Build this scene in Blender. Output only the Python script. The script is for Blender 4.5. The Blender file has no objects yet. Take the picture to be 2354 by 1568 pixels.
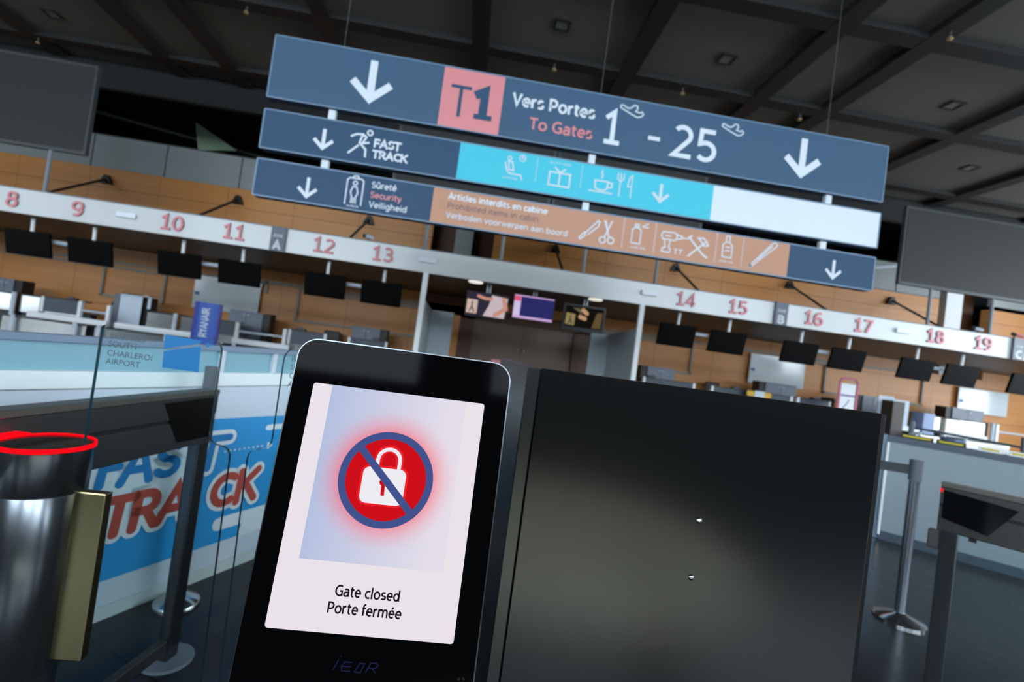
import bpy, bmesh, math, random
from math import sin, cos, pi, radians, atan2, hypot
from mathutils import Vector, Matrix

random.seed(7)
S = bpy.context.scene
COL = S.collection

# ------------------------------------------------------------------ camera
YAW, PITCH, ROLL, EYE = 0.08274, 0.0242, 0.13438, 1.35
fw = Vector((sin(YAW)*cos(PITCH), cos(YAW)*cos(PITCH), sin(PITCH)))
r0 = Vector((cos(YAW), -sin(YAW), 0)); u0 = r0.cross(fw)
rr = cos(ROLL)*r0 + sin(ROLL)*u0; uu = -sin(ROLL)*r0 + cos(ROLL)*u0
cam = bpy.data.objects.new('camera', bpy.data.cameras.new('camera'))
COL.objects.link(cam); S.camera = cam
cam.matrix_world = Matrix(((rr.x, uu.x, -fw.x, 0), (rr.y, uu.y, -fw.y, 0), (rr.z, uu.z, -fw.z, EYE), (0, 0, 0, 1)))
cam.data.sensor_width = 36; cam.data.lens = 1112/2354*36
cam.data.clip_start = .02; cam.data.clip_end = 200
cam.data.dof.use_dof = True; cam.data.dof.focus_distance = .515; cam.data.dof.aperture_fstop = 6.0

S.view_settings.view_transform = 'Standard'
try: S.view_settings.look = 'None'
except Exception: pass
S.view_settings.gamma = 1; S.view_settings.exposure = 0
S.view_settings.use_curve_mapping = False
try:
    S.cycles.use_denoising = True
    S.cycles.max_bounces = 8; S.cycles.transparent_max_bounces = 16
except Exception: pass

# ------------------------------------------------------------------ world and lights
W = bpy.data.worlds.new('world'); S.world = W; W.use_nodes = True
W.node_tree.nodes['Background'].inputs[0].default_value = (.55, .75, 1, 1)
W.node_tree.nodes['Background'].inputs[1].default_value = .02

def lamp(name, kind, loc, rot, power, colour, **kw):
    l = bpy.data.lights.new(name, kind); l.energy = power; l.color = colour
    for k, v in kw.items(): setattr(l, k, v)
    o = bpy.data.objects.new(name, l); COL.objects.link(o); o.location = loc; o.rotation_euler = rot
    return o
# spot added out of view; its floor patch makes the black cabinet's glow
lamp('added_spotlight', 'SPOT', (.85, -2.3, 7.0), (0, 0, 0), 128000, (1, .9, .6), spot_size=radians(27), spot_blend=.5, shadow_soft_size=.15)
SKY = 15.0        # radiance of the glowing panes added for daylight

# ------------------------------------------------------------------ materials
def lin(c):
    return tuple(((v/255)/12.92 if v/255 <= .04045 else ((v/255+.055)/1.055)**2.4) for v in c) + (1,)
MATS = {}
def mat(name, rgb, rough=.5, metal=0, spec=.5, noise=0, nscale=(6, 6, 6), bump=0, coat=0, emit=None, es=1):
    if name in MATS: return MATS[name]
    m = bpy.data.materials.new(name); m.use_nodes = True; nt = m.node_tree
    b = nt.nodes['Principled BSDF']; c = lin(rgb)
    b.inputs['Base Color'].default_value = c
    b.inputs['Roughness'].default_value = rough; b.inputs['Metallic'].default_value = metal
    b.inputs['Specular IOR Level'].default_value = spec; b.inputs['Coat Weight'].default_value = coat
    if emit:
        b.inputs['Emission Color'].default_value = lin(emit); b.inputs['Emission Strength'].default_value = es
    if noise or bump:
        t = nt.nodes.new('ShaderNodeTexCoord'); mp = nt.nodes.new('ShaderNodeMapping'); n = nt.nodes.new('ShaderNodeTexNoise')
        mp.inputs['Scale'].default_value = nscale; n.inputs['Scale'].default_value = 1; n.inputs['Detail'].default_value = 4
        nt.links.new(t.outputs['Object'], mp.inputs[0]); nt.links.new(mp.outputs[0], n.inputs['Vector'])
        if noise:
            mx = nt.nodes.new('ShaderNodeMix'); mx.data_type = 'RGBA'
            mx.inputs[6].default_value = tuple(v*(1-noise) for v in c[:3])+(1,)
            mx.inputs[7].default_value = tuple(min(1, v*(1+noise)) for v in c[:3])+(1,)
            nt.links.new(n.outputs['Fac'], mx.inputs[0]); nt.links.new(mx.outputs[2], b.inputs['Base Color'])
        if bump:
            bp = nt.nodes.new('ShaderNodeBump'); bp.inputs['Strength'].default_value = bump; bp.inputs['Distance'].default_value = .01
            nt.links.new(n.outputs['Fac'], bp.inputs['Height']); nt.links.new(bp.outputs[0], b.inputs['Normal'])
    MATS[name] = m; return m
def emat(name, rgb, s=1.0):
    if name in MATS: return MATS[name]
    m = bpy.data.materials.new(name); m.use_nodes = True; nt = m.node_tree; nt.nodes.clear()
    o = nt.nodes.new('ShaderNodeOutputMaterial'); e = nt.nodes.new('ShaderNodeEmission')
    e.inputs[0].default_value = lin(rgb); e.inputs[1].default_value = s; nt.links.new(e.outputs[0], o.inputs[0])
    MATS[name] = m; return m
def glassmat(name, tint, gloss=.08):
    m = bpy.data.materials.new(name); m.use_nodes = True; nt = m.node_tree; nt.nodes.clear()
    o = nt.nodes.new('ShaderNodeOutputMaterial'); t = nt.nodes.new('ShaderNodeBsdfTransparent'); g = nt.nodes.new('ShaderNodeBsdfGlossy')
    lw = nt.nodes.new('ShaderNodeLayerWeight'); lw.inputs[0].default_value = gloss
    mx = nt.nodes.new('ShaderNodeMixShader'); t.inputs[0].default_value = lin(tint); g.inputs['Roughness'].default_value = .02
    nt.links.new(lw.outputs['Fresnel'], mx.inputs[0]); nt.links.new(t.outputs[0], mx.inputs[1]); nt.links.new(g.outputs[0], mx.inputs[2])
    nt.links.new(mx.outputs[0], o.inputs[0]); return m
def node_mix(nt, fac, a, b):
    mx = nt.nodes.new('ShaderNodeMix'); mx.data_type = 'RGBA'
    for sock, v in ((mx.inputs[0], fac), (mx.inputs[6], a), (mx.inputs[7], b)):
        if hasattr(v, 'is_linked'): nt.links.new(v, sock)
        else: sock.default_value = v
    return mx.outputs[2]

def wood_mat():
    m = bpy.data.materials.new('veneer'); m.use_nodes = True; nt = m.node_tree; b = nt.nodes['Principled BSDF']
    t = nt.nodes.new('ShaderNodeTexCoord'); mp = nt.nodes.new('ShaderNodeMapping'); mp.inputs['Scale'].default_value = (.25, 1, 7)
    n = nt.nodes.new('ShaderNodeTexNoise'); n.inputs['Scale'].default_value = 1.2; n.inputs['Detail'].default_value = 7
    nt.links.new(t.outputs['Object'], mp.inputs[0]); nt.links.new(mp.outputs[0], n.inputs['Vector'])
    c = node_mix(nt, n.outputs['Fac'], lin((186, 122, 62)), lin((216, 150, 84)))
    # panel joints every 2.0 m across and 1.05 m up
    sp = nt.nodes.new('ShaderNodeSeparateXYZ'); nt.links.new(t.outputs['Object'], sp.inputs[0])
    fac = None
    for ax, step, wd in (('X', 2.0, .012), ('Z', 1.16, .016)):
        d = nt.nodes.new('ShaderNodeMath'); d.operation = 'DIVIDE'; d.inputs[1].default_value = step; nt.links.new(sp.outputs[ax], d.inputs[0])
        f = nt.nodes.new('ShaderNodeMath'); f.operation = 'FRACT'; nt.links.new(d.outputs[0], f.inputs[0])
        l = nt.nodes.new('ShaderNodeMath'); l.operation = 'LESS_THAN'; l.inputs[1].default_value = wd/step; nt.links.new(f.outputs[0], l.inputs[0])
        if fac is None: fac = l.outputs[0]
        else:
            a = nt.nodes.new('ShaderNodeMath'); a.operation = 'MAXIMUM'; nt.links.new(fac, a.inputs[0]); nt.links.new(l.outputs[0], a.inputs[1]); fac = a.outputs[0]
    c2 = node_mix(nt, fac, c, lin((120, 78, 40)))
    nt.links.new(c2, b.inputs['Base Color']); b.inputs['Roughness'].default_value = .42
    return m
def floor_mat():
    m = bpy.data.materials.new('floor_tiles'); m.use_nodes = True; nt = m.node_tree; b = nt.nodes['Principled BSDF']
    t = nt.nodes.new('ShaderNodeTexCoord'); br = nt.nodes.new('ShaderNodeTexBrick'); br.offset = 0
    br.inputs['Color1'].default_value = lin((36, 40, 44)); br.inputs['Color2'].default_value = lin((40, 44, 48)); br.inputs['Mortar'].default_value = lin((24, 27, 30))
    br.inputs['Scale'].default_value = 1; br.inputs['Mortar Size'].default_value = .004; br.inputs['Brick Width'].default_value = .6; br.inputs['Row Height'].default_value = .6
    mp = nt.nodes.new('ShaderNodeMapping'); mp.inputs['Rotation'].default_value = (0, 0, radians(28))
    nt.links.new(t.outputs['Object'], mp.inputs[0]); nt.links.new(mp.outputs[0], br.inputs['Vector'])
    n = nt.nodes.new('ShaderNodeTexNoise'); n.inputs['Scale'].default_value = 9; n.inputs['Detail'].default_value = 5; nt.links.new(t.outputs['Object'], n.inputs['Vector'])
    mr = nt.nodes.new('ShaderNodeMapRange'); mr.inputs[3].default_value = .16; mr.inputs[4].default_value = .32
    nt.links.new(n.outputs['Fac'], mr.inputs[0]); nt.links.new(mr.outputs[0], b.inputs['Roughness'])
    nt.links.new(br.outputs['Color'], b.inputs['Base Color']); b.inputs['Specular IOR Level'].default_value = .22; return m
def brushed_mat(name, rgb, rough, scale, metal=1, spec=.5, bump=.04):
    m = bpy.data.materials.new(name); m.use_nodes = True; nt = m.node_tree; b = nt.nodes['Principled BSDF']
    b.inputs['Base Color'].default_value = lin(rgb); b.inputs['Metallic'].default_value = metal; b.inputs['Specular IOR Level'].default_value = spec
    t = nt.nodes.new('ShaderNodeTexCoord'); mp = nt.nodes.new('ShaderNodeMapping'); mp.inputs['Scale'].default_value = scale
    n = nt.nodes.new('ShaderNodeTexNoise'); n.inputs['Scale'].default_value = 1; n.inputs['Detail'].default_value = 3
    nt.links.new(t.outputs['Object'], mp.inputs[0]); nt.links.new(mp.outputs[0], n.inputs['Vector'])
    mr = nt.nodes.new('ShaderNodeMapRange'); mr.inputs[3].default_value = rough*.8; mr.inputs[4].default_value = rough*1.25
    nt.links.new(n.outputs['Fac'], mr.inputs[0]); nt.links.new(mr.outputs[0], b.inputs['Roughness'])
    bp = nt.nodes.new('ShaderNodeBump'); bp.inputs['Strength'].default_value = bump; bp.inputs['Distance'].default_value = .02
    nt.links.new(n.outputs['Fac'], bp.inputs['Height']); nt.links.new(bp.outputs[0], b.inputs['Normal'])
    return m

M_WOOD = wood_mat(); M_FLOOR = floor_mat()
M_FASCIA = brushed_mat('fascia_steel', (214, 218, 218), .3, (1.2, 1, .15), .06, .35)
M_STEEL = brushed_mat('brushed_steel', (206, 208, 208), .16, (60, 60, 1.5))
M_WHITE = mat('white_paint', (236, 240, 242), .45)
M_WHITEP = mat('white_laminate', (200, 212, 224), .35, noise=.03, nscale=(2, 2, 2))
M_BLACK = mat('black_plastic', (10, 11, 12), .45)
M_SLATE = mat('slate_laminate', (58, 70, 82), .35)
M_GREY = mat('grey_paint', (120, 126, 134), .5)
M_DGREY = mat('dark_grey_paint', (62, 64, 64), .55)
M_NAVY = mat('sign_navy', (64, 90, 115), .45, spec=.15)
M_NAVY2 = mat('sign_navy_deep', (55, 80, 106), .45, spec=.1)
M_SIGNW = mat('sign_white', (206, 216, 224), .4)
M_PINK = mat('sign_pink', (208, 128, 132), .4)
M_CYAN = mat('sign_cyan', (72, 190, 210), .45, spec=.15)
M_ORANGE = mat('sign_terracotta', (186, 140, 115), .45, spec=.15)
M_SIGNGREY = mat('sign_pale_grey', (196, 206, 216), .4)
M_SIGNDK = mat('sign_dark_lettering', (122, 88, 84), .4)
M_EDGE = mat('sign_edge', (104, 132, 158), .4)
M_GLASS = glassmat('clear_glass', (248, 252, 252), .05)
M_GLASSE = mat('glass_edge', (28, 66, 78), .12, spec=.8)
M_REDNUM = mat('number_red', (222, 136, 144), .4)
M_REDSIDE = mat('number_side', (120, 62, 62), .5)
M_CHROME = mat('chrome', (200, 202, 204), .15, metal=1)
M_DARKMET = mat('dark_anodised', (70, 71, 70), .35, metal=.6)
M_LOGOBLUE = mat('logo_blue', (12, 102, 158), .4)
M_TXTDARK = mat('dark_grey_lettering', (58, 74, 84), .5)

# ------------------------------------------------------------------ mesh helpers
class MB:
    """collects shapes in world coordinates; build() links them as one mesh object"""
    def __init__(s): s.bm = bmesh.new()
    def poly(s, pts):
        vs = [s.bm.verts.new(p) for p in pts]
        try: return s.bm.faces.new(vs)
        except ValueError: return None
    def box(s, x0, x1, y0, y1, z0, z1, bevel=0):
        m = Matrix.Translation(((x0+x1)/2, (y0+y1)/2, (z0+z1)/2)) @ Matrix.Diagonal((abs(x1-x0), abs(y1-y0), abs(z1-z0), 1))
        r = bmesh.ops.create_cube(s.bm, size=1, matrix=m)
        if bevel:
            es = list({e for v in r['verts'] for e in v.link_edges})
            bmesh.ops.bevel(s.bm, geom=es, offset=bevel, segments=2, affect='EDGES', profile=.5)
        return s
    def obox(s, o, ax, ay, az, a, b, c, bevel=0):
        """box in an oriented frame: ranges a, b, c along ax, ay, az from o"""
        o = Vector(o); ax = Vector(ax); ay = Vector(ay); az = Vector(az)
        m = Matrix((ax, ay, az)).transposed().to_4x4(); m.translation = o + ax*(a[0]+a[1])/2 + ay*(b[0]+b[1])/2 + az*(c[0]+c[1])/2
        m = m @ Matrix.Diagonal((abs(a[1]-a[0]), abs(b[1]-b[0]), abs(c[1]-c[0]), 1))
        r = bmesh.ops.create_cube(s.bm, size=1, matrix=m)
        if bevel:
            es = list({e for v in r['verts'] for e in v.link_edges})
            bmesh.ops.bevel(s.bm, geom=es, offset=bevel, segments=2, affect='EDGES', profile=.5)
        return s
    def cyl(s, p0, p1, r, r1=None, n=20):
        p0 = Vector(p0); p1 = Vector(p1); d = p1-p0
        m = Matrix.Translation((p0+p1)/2) @ d.to_track_quat('Z', 'Y').to_matrix().to_4x4()
        bmesh.ops.create_cone(s.bm, cap_ends=True, segments=n, radius1=r, radius2=r if r1 is None else r1, depth=d.length, matrix=m)
        return s
    def lathe(s, c, prof, n=40):
        c = Vector(c); rings = []
        for r, z in prof:
            rings.append([s.bm.verts.new(c+Vector((r*cos(2*pi*k/n), r*sin(2*pi*k/n), z))) for k in range(n)])
        for a, b in zip(rings, rings[1:]):
            for k in range(n): s.bm.faces.new((a[k], a[(k+1) % n], b[(k+1) % n], b[k]))
        s.bm.faces.new(rings[0][::-1]); s.bm.faces.new(rings[-1]); return s
    def prism(s, pts, fr, t):
        """closed 2D outline in frame fr=(o,ax,az,normal), thickness t back along -normal"""
        o, ax, az, nn = fr
        f = [o+ax*u+az*v for u, v in pts]; b = [p-nn*t for p in f]
        vf = [s.bm.verts.new(p) for p in f]; vb = [s.bm.verts.new(p) for p in b]
        s.bm.faces.new(vf); s.bm.faces.new(vb[::-1])
        for i in range(len(pts)):
            j = (i+1) % len(pts); s.bm.faces.new((vf[j], vf[i], vb[i], vb[j]))
        return s
    def build(s, name, m, parent=None, smooth=False):
        bmesh.ops.recalc_face_normals(s.bm, faces=s.bm.faces[:])
        if parent is not None:
            r = parent
            off = Vector((0, 0, 0))
            while r is not None: off += r.location; r = r.parent
            bmesh.ops.translate(s.bm, verts=s.bm.verts[:], vec=-off)
        me = bpy.data.meshes.new(name)
        s.bm.to_mesh(me); s.bm.free()
        if smooth:
            for p in me.polygons: p.use_smooth = True
            try: me.set_sharp_from_angle(angle=radians(40))
            except Exception: pass
        o = bpy.data.objects.new(name, me); COL.objects.link(o)
        for x in (m if isinstance(m, (list, tuple)) else [m]): me.materials.append(x)
        if parent is not None: o.parent = parent
        return o

def thing(name, label, cat, loc=(0, 0, 0), group=None):
    o = bpy.data.objects.new(name, None); COL.objects.link(o); o.location = loc; o.empty_display_size = .1
    o['label'] = label; o['category'] = cat
    if group: o['group'] = group
    return o
def tag(o, label, cat, group=None):
    o['label'] = label; o['category'] = cat
    if group: o['group'] = group
    return o
def struct(name, mb, m):
    o = mb.build(name, m); o['kind'] = 'structure'; return o
def dup(root, loc, label, group=None):
    r = root.copy(); COL.objects.link(r); r.location = loc; r['label'] = label
    if group: r['group'] = group
    for ch in list(root.children):
        c = ch.copy(); COL.objects.link(c); c.parent = r
        for g in list(ch.children):
            d = g.copy(); COL.objects.link(d); d.parent = c
    return r
def frame(o, ax=(1, 0, 0), az=(0, 0, 1), nn=(0, -1, 0)):
    return (Vector(o), Vector(ax), Vector(az), Vector(nn))

# ------------------------------------------------------------------ strokes and lettering
def arc(cx, cy, rx, ry, a0, a1, n=None):
    n = n or max(4, int(abs(a1-a0)/14)); return [(cx+rx*cos(radians(a0+(a1-a0)*k/n)), cy+ry*sin(radians(a0+(a1-a0)*k/n))) for k in range(n+1)]
def path(txt):
    out = []
    for tok in txt.split():
        if tok[0] == '@': out += arc(*[float(v) for v in tok[1:].split(',')])
        else: x, y = tok.split(','); out.append((float(x), float(y)))
    res = [out[0]]
    for p in out[1:]:
        if hypot(p[0]-res[-1][0], p[1]-res[-1][1]) > 1e-5: res.append(p)
    return res
def ribbon(mb, pts, w, fr, lift=0.0, thick=0.0, cap='flat'):
    n = len(pts)
    if n < 2: return
    closed = n > 3 and hypot(pts[0][0]-pts[-1][0], pts[0][1]-pts[-1][1]) < 1e-4
    if closed: pts = pts[:-1]; n -= 1
    L, R = [], []
    for i in range(n):
        p = Vector(pts[i])
        a = Vector(pts[i-1]) if (i > 0 or closed) else None
        b = Vector(pts[(i+1) % n]) if (i < n-1 or closed) else None
        da = (p-a).normalized() if a is not None else None; db = (b-p).normalized() if b is not None else None
        if da is None: da = db
        if db is None: db = da
        na = Vector((-da.y, da.x)); nb = Vector((-db.y, db.x)); m = na+nb
        if m.length < 1e-4: m = na
        m.normalize(); k = min(1/max(m.dot(na), .35), 2.2)
        L.append(p+m*k*w/2); R.append(p-m*k*w/2)
    o, ax, az, nn = fr
    def P(q, d): return mb.bm.verts.new(o+ax*q.x+az*q.y+nn*d)
    lf = [P(q, lift+thick) for q in L]; rf = [P(q, lift+thick) for q in R]
    if thick: lb = [P(q, lift) for q in L]; rb = [P(q, lift) for q in R]
    rng = range(n) if closed else range(n-1)
    for i in rng:
        j = (i+1) % n
        mb.bm.faces.new((lf[i], rf[i], rf[j], lf[j]))
        if thick:
            for q in ((lf[i], lf[j], lb[j], lb[i]), (rf[j], rf[i], rb[i], rb[j])):
                f = mb.bm.faces.new(q); f.material_index = 1
    if thick and not closed:
        for i in (0, n-1):
            f = mb.bm.faces.new((lf[i], rf[i], rb[i], lb[i])); f.material_index = 1
    if cap == 'round' and not closed:
        for i, j in ((0, 1), (n-1, n-2)):
            d = (Vector(pts[i])-Vector(pts[j])).normalized(); a0 = atan2(d.y, d.x)
            c = [Vector(pts[i])+Vector((cos(a0-pi/2+pi*k/8), sin(a0-pi/2+pi*k/8)))*w/2 for k in range(9)]
            mb.bm.faces.new([P(q, lift+thick) for q in c])
def disc(mb, c, r, fr, lift=0.0, n=24):
    o, ax, az, nn = fr
    mb.bm.faces.new([mb.bm.verts.new(o+ax*(c[0]+r*cos(2*pi*k/n))+az*(c[1]+r*sin(2*pi*k/n))+nn*lift) for k in range(n)])
def fill(mb, pts, fr, lift=0.0):
    o, ax, az, nn = fr
    mb.bm.faces.new([mb.bm.verts.new(o+ax*u+az*v+nn*lift) for u, v in pts])
def rrect(x0, x1, z0, z1, r, n=5):
    out = []
    for cx, cz, a in ((x1-r, z1-r, 0), (x0+r, z1-r, 90), (x0+r, z0+r, 180), (x1-r, z0+r, 270)):
        out += [(cx+r*cos(radians(a+90*k/n)), cz+r*sin(radians(a+90*k/n))) for k in range(n+1)]
    return out

# stroke alphabet: cap height 10, x-height 7.3
G = {
 'A': (8.6, "0.5,0 4.3,9.7 8.1,0;2,3.3 6.6,3.3"), 'B': (8, "1.2,.6 1.2,9.4 4,9.4 @4,7.4,2.3,2,90,-90 1.2,5.4;4,5.3 @4.1,2.95,2.8,2.35,90,-90 1.2,.6"),
 'C': (7.8, "@5.2,5,4.2,4.4,55,305"), 'D': (9, "1.2,.6 1.2,9.4 3.4,9.4 @3.4,5,4.6,4.4,90,-90 1.2,.6"),
 'E': (7, "6.2,9.4 1.2,9.4 1.2,.6 6.2,.6;1.2,5.1 5.8,5.1"), 'F': (6.7, "6.2,9.4 1.2,9.4 1.2,0;1.2,4.8 5.7,4.8"),
 'G': (9, "@5.4,5,4.4,4.4,55,292 8,1.1 8,4.7 5.4,4.7"), 'H': (9.2, "1.2,0 1.2,10;8,0 8,10;1.2,5.1 8,5.1"), 'I': (3.4, "1.7,0 1.7,10"),
 'K': (8.2, "1.2,0 1.2,10;7.4,10 1.6,4.6;3.2,6 7.7,0"), 'L': (6.6, "1.2,10 1.2,.6 6.2,.6"), 'M': (11, "1.2,0 1.2,9.6 5.5,1.5 9.8,9.6 9.8,0"),
 'N': (9.6, "1.2,0 1.2,9.6 8.4,.4 8.4,10"), 'O': (10, "@5,5,4.3,4.4,90,450"), 'P': (7.8, "1.2,0 1.2,9.4 3.8,9.4 @3.8,6.7,2.9,2.7,90,-90 1.2,4"),
 'R': (8.2, "1.2,0 1.2,9.4 3.8,9.4 @3.8,7,2.8,2.4,90,-90 1.2,4.6;4.2,4.6 7.4,0"), 'S': (7, "@3.7,7.25,2.5,2.15,35,270 @3.6,2.85,2.8,2.25,90,-145"),
 'T': (7.4, "0.2,9.4 7.2,9.4;3.7,9.4 3.7,0"), 'U': (9.2, "1.2,10 1.2,4 @4.6,4,3.4,3.4,180,360 8,10"), 'V': (8, "0.5,10 4,.4 7.5,10"),
 'Y': (7.6, "0.4,10 3.8,4.6 7.2,10;3.8,4.6 3.8,0"), 'Z': (7.4, "0.8,9.4 6.6,9.4 .8,.6 6.7,.6"),
 'a': (7, "1.4,6.2 @3.4,5,2.4,1.8,125,0 5.8,0;5.8,4 3.2,3.9 @3,2.2,2.1,1.7,90,270 @3.2,3,2.6,2.5,270,360"),
 'b': (7.8, "1.2,0 1.2,10.4;@4.2,3.65,2.6,3.1,180,540"), 'c': (6, "@4.1,3.65,3,3.1,55,305"), 'd': (7.8, "6.5,0 6.5,10.4;@3.6,3.65,2.6,3.1,0,360"),
 'e': (7.2, "1,3.7 6.3,3.7 @3.8,3.7,2.6,3.05,0,180 @3.8,3.65,2.8,3.1,180,312"), 'f': (4.6, "1.8,0 1.8,8 @3.6,8,1.8,1.9,180,75;.3,6.7 4.2,6.7"),
 'g': (7.6, "6.4,7 6.4,-1 @3.9,-.6,2.5,2.2,0,-150;@3.6,3.65,2.6,3.1,0,360"), 'h': (7.8, "1.2,0 1.2,10.4;1.2,4 @3.8,4,2.6,2.8,180,0 6.4,0"),
 'i': (3.2, "1.6,0 1.6,7.2;1.6,8.7 1.6,10"), 'l': (3.2, "1.6,0 1.6,10.4"), 'm': (11.6, "1.2,0 1.2,7.2;1.2,4.2 @3.55,4.2,2.35,2.6,180,0 5.9,0;5.9,4.2 @8.2,4.2,2.3,2.6,180,0 10.5,0"),
 'n': (7.8, "1.2,0 1.2,7.2;1.2,4 @3.8,4,2.6,2.8,180,0 6.4,0"), 'o': (7.8, "@3.9,3.65,2.9,3.1,90,450"), 'p': (7.8, "1.2,-2.6 1.2,7.2;@4.2,3.65,2.6,3.1,180,540"),
 'r': (5, "1.2,0 1.2,7.2;1.2,4 @4,4,2.8,2.8,180,80"), 's': (6, "@3.1,5.2,1.95,1.5,35,270 @3,2.2,2.2,1.5,90,-145"), 't': (4.8, "2,9 2,2.4 @3.6,2.4,1.6,1.8,180,290;.4,6.7 4.4,6.7"),
 'u': (7.8, "1.3,7.2 1.3,3 @3.9,3,2.6,2.5,180,360 6.5,7.2;6.5,4 6.5,0"), 'v': (6.8, "0.5,7.2 3.4,.4 6.3,7.2"), 'w': (10.4, "0.5,7.2 2.9,.4 5.2,7 7.5,.4 9.9,7.2"),
 'y': (6.8, "0.5,7.2 3.6,.3;6.4,7.2 3,-1.6 @1.6,-1.2,1.4,1.2,-20,-100"),
 '0': (7.2, "@3.6,5,2.8,4.4,90,450"), '1': (7.2, "1.1,7.6 3.8,9.6 3.8,.6;1,.6 6.6,.6"), '2': (7.2, "@3.4,7,2.6,2.4,145,-15 @3.4,7,2.6,2.4,-15,-40 .9,.6 6.6,.6"),
 '3': (7.2, "@3.2,7.3,2.5,2.1,140,-90 2.4,5.2;3.2,5.2 @3.2,2.9,2.9,2.3,90,-145"), '4': (7.2, "5,0 5,9.5 .7,2.6 6.9,2.6"), '5': (7.2, "6,9.4 1.6,9.4 1.4,5.3 @3.4,3.2,2.8,2.6,120,-140"),
 '6': (7.2, "@4.6,5.2,3.7,4.2,75,180;@3.7,3.1,2.7,2.6,90,450"), '7': (7.2, ".6,9.4 6.4,9.4 2.4,0"), '8': (7.2, "@3.6,7.4,2.2,2.05,-90,270;@3.6,2.9,2.7,2.35,90,450"),
 '9': (7.2, "@2.6,4.8,3.7,4.2,-105,0;@3.5,6.9,2.7,2.6,-90,270"), '-': (4.6, ".6,3.6 4,3.6"), '<': (7, "6,8 1,5 6,2"), ' ': (3.4, ""), '/': (4, "0,-1 4,11"),
}
def glyph(ch):
    if ch == 'é': return (G['e'][0], G['e'][1]+";3.4,8.2 5,10")
    if ch == 'û': return (G['u'][0], G['u'][1]+";2.1,8.4 3.9,10 5.7,8.4")
    return G[ch]
def text_width(s, track=0): return sum(glyph(c)[0]+track for c in s)
def letters(mb, s, x, z, cap, w, fr, lift=0.0, thick=0.0, width=None, capstyle='flat', track=.4, shear=0):
    """writes s from (x,z), cap height cap, stroke w (metres); width fits the run to that length"""
    k = cap/10; kx = k if width is None else width/text_width(s, track)
    cx = 0; q = 0
    for ch in s:
        adv, ps = glyph(ch)
        for p in ps.split(';'):
            q += 1
            if p: ribbon(mb, [(x+(cx+px)*kx+shear*py*k, z+py*k) for px, py in path(p)], w, fr, lift+(q % 7)*w*.012, thick, capstyle)
        cx += adv+track
def strokes(mb, lines, w, fr, lift=0.0, cap='round'):
    for i, l in enumerate(lines): ribbon(mb, path(l) if isinstance(l, str) else l, w, fr, lift+i*w*.015, 0, cap)
def gill(s, size, fr, x, z, m, name, parent, lift=.001, weight=0.006):
    """lettering in the built-in humanist face, turned into a mesh"""
    c = bpy.data.curves.new('lettering', 'FONT'); c.body = s; c.size = size; c.offset = weight*size; c.resolution_u = 3
    t = bpy.data.objects.new('lettering', c); COL.objects.link(t)
    dg = bpy.context.evaluated_depsgraph_get(); me = bpy.data.meshes.new_from_object(t.evaluated_get(dg))
    bpy.data.objects.remove(t)
    o, ax, az, nn = fr; b = MB(); vm = {}
    for v in me.vertices: vm[v.index] = b.bm.verts.new(o+ax*(x+v.co.x)+az*(z+v.co.y)+nn*lift)
    for p in me.polygons:
        try: b.bm.faces.new([vm[i] for i in p.vertices])
        except ValueError: pass
    bpy.data.meshes.remove(me)
    return b.build(name, m, parent)
def down_arrow(mb, cx, top, tip, half, w, fr, lift):
    ribbon(mb, [(cx, top), (cx, tip+w*.7)], w, fr, lift)
    zs = top-(top-tip)*.5
    ribbon(mb, [(cx-half+w*.3, zs), (cx, tip+w*.72), (cx+half-w*.3, zs)], w, fr, lift+.0012)

# ================================================================== the hall
struct('floor', MB().box(-19, 22, -9.2, 24, -.2, 0), M_FLOOR)
# far wall: veneer in two stretches with niches, grey band above
struct('wall_far', MB().box(-19, -1.7, 15.5, 15.8, 0, 5.23).box(.28, 15.9, 15.5, 15.8, 2.6, 5.2).box(3.9, 15.9, 15.5, 15.8, 0, 2.6)
       .box(17.85, 22, 15.5, 15.8, 2.6, 5.1).box(15.9, 22, 15.5, 15.8, 0, 2.6).box(-1.7, -.45, 15.5, 15.8, 0, 2.6), M_WOOD)
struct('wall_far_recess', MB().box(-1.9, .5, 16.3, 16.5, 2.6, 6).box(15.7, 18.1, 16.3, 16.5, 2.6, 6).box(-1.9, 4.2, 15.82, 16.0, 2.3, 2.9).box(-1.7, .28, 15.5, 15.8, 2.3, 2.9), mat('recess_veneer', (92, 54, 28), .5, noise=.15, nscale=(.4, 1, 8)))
b = MB()
for x0, x1 in ((-19, -12.05), (-12, -9.95), (-9.9, -7.75), (-7.7, -5.6), (-5.55, -3.5), (-3.45, -1.7), (.28, 3), (3.05, 6), (6.05, 9), (9.05, 12), (12.05, 14.2), (14.25, 15.9), (17.85, 22)): b.box(x0, x1, 15.5, 15.6, 5.235, 6.2)
struct('trim_1', b, mat('grey_glazed_band', (150, 156, 156), .25))
b = MB().box(-19, -1.7, 15.52, 15.62, 5.2, 6.22).box(.28, 15.9, 15.52, 15.62, 5.2, 6.22); struct('trim_2', b, mat('band_frame', (70, 74, 76), .4))
for i, (x, w, m) in enumerate(((-.69, .56, 'grey_column'), (16.75, .62, 'white_column'))):
    struct('pillar', MB().box(x-w/2, x+w/2, 15.75, 16.25, 2.6, 5.6 if i == 0 else 6.1), mat(m, (150, 156, 154) if i == 0 else (238, 242, 244), .5))
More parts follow.
